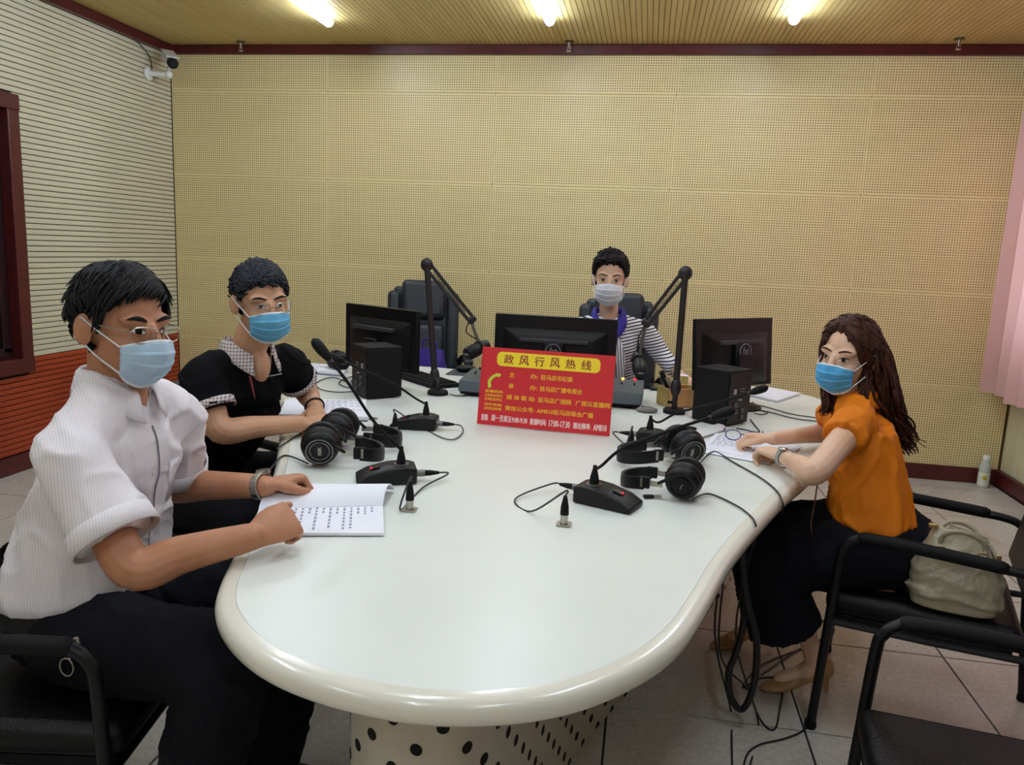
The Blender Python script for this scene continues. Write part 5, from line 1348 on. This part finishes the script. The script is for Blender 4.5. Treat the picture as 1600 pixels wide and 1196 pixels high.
# ---------------------------------------------------------------- woman in the orange blouse
def woman_orange():
    base = Vector((.85, 2.46, 0)); t = thing('person', 'woman with long brown hair, orange blouse, dark skirt and blue mask', 'person', base)
    ang = math.radians(172); f = Vector((math.cos(ang), math.sin(ang), 0)); l = Vector((-math.sin(ang), math.cos(ang), 0))   # l = her left, towards the camera
    H = Head(W(1326, 556, 2.44), math.radians(-132), math.radians(5), math.radians(-3), .95)
    N = W(1338, 622, 2.47); CH = Vector((.690, 2.475, .83)); PV = Vector((.80, 2.45, .50))
    SL, SR = W(1340, 662, 2.31), W(1306, 645, 2.64)
    EL, WL = W(1272, 738, 2.13), atz(1222, 714, .795)
    ER, WR = Vector((.70, 2.82, .80)), atz(1206, 686, .800)
    b = MB(); H.add(b)
    b.tube([H.P(-.015, 0, -.05), N, N-UP*.06], [.044, .045, .042], 16)
    torso(b, [(PV+UP*.05, .09, .06, f), (PV*.5+CH*.5, .09, .06, f), (CH, .08, .05, f), (N-UP*.05, .05, .035, f)], l)
    for S_, E_, W_ in ((SL, EL, WL), (SR, ER, WR)):
        limb(b, [S_, S_*.5+E_*.5, E_, E_*.6+W_*.4, W_], [.032, .040, .038, .038, .034, .027, .022], 14)
    hand(b, WL, atz(1164, 690, .80), Vector((.15, -.25, 1)), 1, (.75, .8, .85, .9), (.3, .4), .90, .0, .4)
    hand(b, WR, atz(1158, 680, .80), Vector((.0, .2, 1)), -1, (.8, .85, .9, .95), (.2, .3), .90, .0, .6)
    # legs
    for hip, kn, an, to in ((Vector((.80, 2.37, .48)), Vector((.44, 2.36, .47)), Vector((.625, 2.455, .10)), Vector((.52, 2.45, .04))), (Vector((.80, 2.55, .48)), Vector((.40, 2.60, .47)), Vector((.50, 2.755, .10)), Vector((.40, 2.70, .04)))):
        limb(b, [PV, hip, hip*.5+kn*.5, kn, kn*.5+an*.5+Vector((.02, 0, 0)), an], [.07, .07, .065, .052, .05, .047, .04, .031, .03], 12)
        b.tube([an, an*.6+to*.4-UP*.012, to], [.03, .028, .022], 10, round_ends=True)
    b.build('body', SKIN_3, t, off=base, remesh=.0036, smoothit=2)
    H.eyes(t, base, 1.1, SKIN_3); H.brows(t, base, HAIR_BRN, .0026, 1.0); H.mask(t, base, M_DEEP, wob=2.0)
    OR = mat('orange_blouse', rgb(222, 122, 12), .62, spec=.3, noise_scale=10, noise_amt=.12)
    s = MB(); lt = (SL-SR).normalized()
    torso(s, [(Vector((.735, 2.455, .585)), .135, .105, f), (Vector((.735, 2.455, .62)), .152, .125, f), (Vector((.725, 2.458, .69)), .145, .115, f), (Vector((.708, 2.465, .76)), .138, .106, f), (CH+UP*.01, .138, .100, f), (CH+UP*.06, .12, .085, f), (N-UP*.05-f*.01, .085, .066, f), (N-UP*.015, .058, .055, f), (N+UP*.010, .052, .052, f)], l)
    yoke(s, N, (SL, SR), .056, .052)
    for S_, E_ in ((SL, EL), (SR, ER)):
        d = E_-S_; s.tube(catmull([S_+(CH-S_)*.45, S_+d*.02, S_+d*.34], 5), [.066, .058, .062], 18)
    s.build('blouse', OR, t, off=base, remesh=.0065, smoothit=5, disp=folds(.011, 8, 3.0, (1, 1, .5)))
    collar(t, base, N+Vector((0, 0, .006)), frame_from(f), .058, .060, .036, OR, 34, .05, fold=.05, flare=.012)
    SK = mat('dark_skirt', rgb(11, 13, 23), .85, spec=.2, noise_scale=8, noise_amt=.2)
    k = MB(); k.ell((.80, 2.455, .53), (.150, .170, .125)); 
    k.tube([(.735, 2.455, .64), (.77, 2.455, .55)], [.115, .14], 20)
    for y0, y1 in ((2.37, 2.36), (2.54, 2.60), (2.455, 2.48)):
        k.tube(catmull([(.80, y0, .525), (.62, (y0+y1)/2, .51), (.44, y1, .465), (.40, y1, .42)], 5), [.105, .105, .095, .085], 16)
        k.tube(catmull([(.43, y1, .45), (.46, y1+.01, .36), (.50, y1+.02, .25)], 5), [.10, .105, .115], 16)
    k.build('skirt', SK, t, off=base, remesh=.009, smoothit=5, disp=folds(.009, 7, 7.0, (1, 1.3, .4)))
    TAN = mat('tan_shoe', rgb(178, 138, 92), .45, noise_scale=20, noise_amt=.15)
    shoe(t, base, (.685, 2.475, .0), (.455, 2.43, 0), TAN, .038, .055, 'high_heeled_shoe'); shoe(t, base, (.555, 2.79, .0), (.315, 2.665, 0), TAN, .038, .055, 'high_heeled_shoe')
    # grey wrist watch
    d = (WL-EL).normalized(); R = frame_from(d); c = WL-d*.028; WG = mat('watch_strap', rgb(150, 158, 156), .5)
    rings = []
    for k_ in range(25):
        a = 2*math.pi*k_/24; o = c+R @ Vector((0, .0285*math.sin(a), .0285*math.cos(a))); nrm = (o-c).normalized()
        rings.append([o-d*.009-nrm*.001, o-d*.009+nrm*.002, o+d*.009+nrm*.002, o+d*.009-nrm*.001])
    MB().rings(rings, cap=False).build('watch_strap', WG, t, off=base)
    MB().lathe([(.014, 0), (.0145, .003), (.012, .006)], c+R @ Vector((0, .010, .027)), R, 18).build('watch_case', METAL, t, off=base)
    # long wavy hair
    def line(az):
        a = abs(az+8); return float(np.interp(a, [0, 22, 40, 55, 70, 90, 120, 180], [56, 49, 36, 16, -18, -40, -50, -55]))
    def long_(mb, rnd):
        def strand(root, guides, jit, r=.0075, wave=.008):
            j0 = Vector([rnd.gauss(0, 1) for _ in range(3)]); pts = [root]
            for gi, g_ in enumerate(guides):
                pts.append(Vector(g_)+j0*jit*(.6+.5*gi)+Vector([rnd.gauss(0, wave*.4) for _ in range(3)]))
            P_ = catmull(pts, 6); ph = rnd.uniform(0, 6); n = len(P_)
            P_ = [p+Vector((math.sin(ph+i*.75), math.cos(ph+i*.6), 0))*wave*(i/n)**1.5 for i, p in enumerate(P_)]
            mb.tube(P_, [r*.8, r, r, r*.8, r*.25], 5)
        for _ in range(240):   # over the near ear, behind the shoulder, down the back
            az = rnd.uniform(48, 200); el = rnd.uniform(15, 70); root = H.surf(math.radians(az), math.radians(el), .014, True)
            q = rnd.random()
            strand(root, [W(1350+38*q, 556, 2.38+.14*rnd.random()), W(1352+50*q, 610, 2.40+.14*rnd.random()), W(1368+42*q, 655, 2.44+.11*rnd.random()), W(1388+34*q, 688+14*rnd.random(), 2.46+.09*rnd.random())], .006)
        for _ in range(26):    # looser ends
            az = rnd.uniform(70, 150); root = H.surf(math.radians(az), math.radians(rnd.uniform(20, 60)), .014, True)
            strand(root, [W(1372, 570, 2.42), W(1388, 622, 2.44), W(1410, 664, 2.46), W(1422, 690, 2.47)], .008, .004, .014)
        for _ in range(48):    # lock in front of the near ear beside the mask
            root = H.surf(math.radians(rnd.uniform(36, 60)), math.radians(rnd.uniform(40, 70)), .012, True)
            strand(root, [H.surf(math.radians(58), math.radians(24), .010), H.surf(math.radians(78), math.radians(-2), .012), H.surf(math.radians(88), math.radians(-30), .012), W(1348, 628, 2.38)], .003, .006, .004)
        for _ in range(60):    # far side, hanging beside the mask
            root = H.surf(math.radians(rnd.uniform(-75, -28)), math.radians(rnd.uniform(35, 70)), .012, True)
            strand(root, [H.surf(math.radians(-52), math.radians(24), .008), H.surf(math.radians(-74), math.radians(-2), .012), H.surf(math.radians(-80), math.radians(-28), .014), W(1293+8*rnd.random(), 618+8*rnd.random(), 2.50), W(1290, 638+8*rnd.random(), 2.50)], .004, .006, .004)
    H.hair(t, base, HAIR_BRN, line, lambda az, el: .013+.008*max(0, math.sin(math.radians(el))), 12, 60, (.03, .05), lambda az, el: (-.3, .5 if az > -10 else -.6, -.6), long_)
    # brown strap hanging at the waist
    MB().tube(catmull([W(1277, 758, 2.30), W(1272, 790, 2.30), W(1267, 820, 2.30), W(1270, 838, 2.31)], 4), .006, 6, flat=(f, .35)).build('strap', mat('brown_strap', rgb(116, 70, 44), .6), t, off=base)
woman_orange()

# ---------------------------------------------------------------- woman in the striped jacket
def stripe_mat():
    M, t = newmat('striped_knit', .85, .2)
    tc = t.n('ShaderNodeTexCoord'); sp = t.n('ShaderNodeSeparateXYZ'); t.l(tc.outputs['Object'], sp.inputs[0])
    x, z = sp.outputs[0], sp.outputs[2]
    n = t.noise(tc.outputs['Object'], 6, 2)
    c = t.m('ADD', t.m('MULTIPLY', z, 1.0), t.m('MULTIPLY', t.m('ABSOLUTE', x), -.25)); c = t.m('ADD', c, t.m('MULTIPLY', n, .012))
    fr_ = t.m('LESS_THAN', t.m('FRACT', t.m('ADD', t.m('MULTIPLY', c, 62.0), 100.0)), .38)
    t.l(t.mix(fr_, rgb(226, 222, 224), rgb(42, 40, 58)), t.b.inputs['Base Color']); return M
def lapel_mat():
    M, t = newmat('striped_lapel', .85, .2)
    tc = t.n('ShaderNodeTexCoord'); sp = t.n('ShaderNodeSeparateXYZ'); t.l(tc.outputs['Object'], sp.inputs[0])
    c = t.m('ADD', sp.outputs[0], t.m('MULTIPLY', sp.outputs[2], .12))
    fr_ = t.m('LESS_THAN', t.m('FRACT', t.m('ADD', t.m('MULTIPLY', c, 75.0), 100.0)), .32)
    t.l(t.mix(fr_, rgb(226, 222, 224), rgb(60, 56, 74)), t.b.inputs['Base Color']); return M
def host():
    base = Vector((-.17, 4.10, 0)); t = thing('person', 'short-haired woman in a striped jacket and white mask at the far end', 'person', base)
    f = Vector((.03, -1, 0)).normalized(); l = Vector((1, .03, 0)).normalized()
    H = Head(W(953, 437, 3.86), math.radians(-88), math.radians(3), math.radians(-1), 1.03)
    N = W(951, 492, 3.93); CH = N-UP*.17+Vector((0, .03, 0)); PV = Vector((-.17, 4.14, .56))
    SL, SR = W(1004, 516, 3.98), W(900, 513, 3.96)
    EL, WL = W(1034, 556, 3.98), W(1064, 588, 3.84)
    ER, WR = Vector((-.42, 3.86, .84)), Vector((-.36, 3.68, .79))
    b = MB(); H.add(b)
    b.tube([H.P(-.015, 0, -.05), N, N-UP*.08], [.046, .048, .045], 16)
    torso(b, [(PV, .09, .06, f), (PV*.5+CH*.5, .09, .06, f), (CH, .08, .05, f), (N-UP*.06, .05, .035, f)], l)
    for S_, E_, W_ in ((SL, EL, WL), (SR, ER, WR)): limb(b, [S_, S_*.5+E_*.5, E_, E_*.6+W_*.4, W_], [.030, .030, .030, .028, .026, .025, .024], 12)
    hand(b, WL, WL+Vector((.05, -.06, -.02)), Vector((0, 0, 1)), 1, (.4, .4, .45, .5), (.4, .1), .92)
    hand(b, WR, WR+Vector((.04, -.07, -.01)), Vector((0, 0, 1)), -1, (.4, .4, .45, .5), (.4, .1), .92)
    for sx in (-1, 1): limb(b, [PV, PV+l*sx*.09, Vector((-.17+sx*.12, 3.78, .54)), Vector((-.17+sx*.12, 3.76, .10))], [.08, .08, .06, .05, .035], 12)
    b.build('body', SKIN_3, t, off=base, remesh=.005, smoothit=4)
    H.eyes(t, base, 1.05, SKIN_3); H.brows(t, base, HAIR_DKB, .0026); H.mask(t, base, M_WHITE, M_WHITE, wob=4.0)
    def line(az):
        a = abs(az); return float(np.interp(a, [0, 25, 45, 62, 74, 84, 106, 122, 180], [48, 46, 41, 25, 4, 20, 20, -30, -52]))
    H.hair(t, base, HAIR_DKB, line, lambda az, el: .007+.024*max(0, math.sin(math.radians(el)))**1.2, 21, 700, (.022, .040), lambda az, el: (.5, -.6, .45), tr=1.4, jit=.6, rough=.006)
    ST, LP = stripe_mat(), lapel_mat()
    s = MB(); lt = (SL-SR).normalized()
    torso(s, [(PV-UP*.06, .16, .12, f), (PV+UP*.06, .16, .12, f), (PV*.5+CH*.5, .15, .11, f), (CH, .15, .105, f), (CH+UP*.06, .14, .09, f), (CH+UP*.11, .10, .075, f), (N-UP*.04, .066, .055, f), (N-UP*.022, .056, .050, f)], l)
    yoke(s, N-UP*.022, (SL, SR), .054, .052)
    for S_, E_, W_ in ((SL, EL, WL), (SR, ER, WR)):
        q = E_+(W_-E_)*.72
        s.tube(catmull([S_+(CH-S_)*.4, S_+(E_-S_)*.03, E_, q], 6), [.066, .060, .056, .050, .045, .041], 16)
    s.build('striped_jacket', ST, t, off=base, remesh=.0075, smoothit=4, disp=folds(.004, 8, 1.0))
    BL = mat('royal_blue', rgb(38, 26, 140), .6)
    collar(t, base, N+UP*.012, frame_from(f), .060, .064, .030, BL, 26, .085, fold=.062, flare=.024)
    MB().box(CH+f*.113+UP*.0, (.045, .012, .30)).build('blue_top', BL, t, off=base, bevel=.004)
    for sx in (-1, 1):
        g = []
        for k in range(12):
            z = .11-k*.035; u = k/11; row = []
            for q in range(5):
                xx = sx*(.024+.03*math.sin(math.pi*min(1, u*1.2)*.6)+(.010+.038*min(1, u*2.2+.3))*q/4*1.0)
                yy = .128-.35*abs(xx)**2*3-.028*max(0, 1-u*3.2)-.002*(q == 4)
                row.append(CH+l*xx+f*(yy)+UP*z)
            g.append(row)
        MB().sheet(g).build('lapel', LP, t, off=base, solid=.003, angle=180)
    sk = MB(); sk.ell(PV-UP*.03, (.16, .14, .09))
    for sx in (-1, 1): sk.tube(catmull([PV+l*sx*.08, Vector((-.17+sx*.10, 3.80, .55)), Vector((-.17+sx*.11, 3.77, .45)), Vector((-.17+sx*.11, 3.78, .12))], 5), [.10, .09, .075, .06], 14)
    sk.build('trousers', mat('dark_trousers', rgb(10, 10, 16), .8, spec=.2), t, off=base, remesh=.011, smoothit=4)
    for sx in (-1, 1): shoe(t, base, (-.17+sx*.11, 3.83, 0), (-.17+sx*.11, 3.60, 0), BLACK, .04)
host()
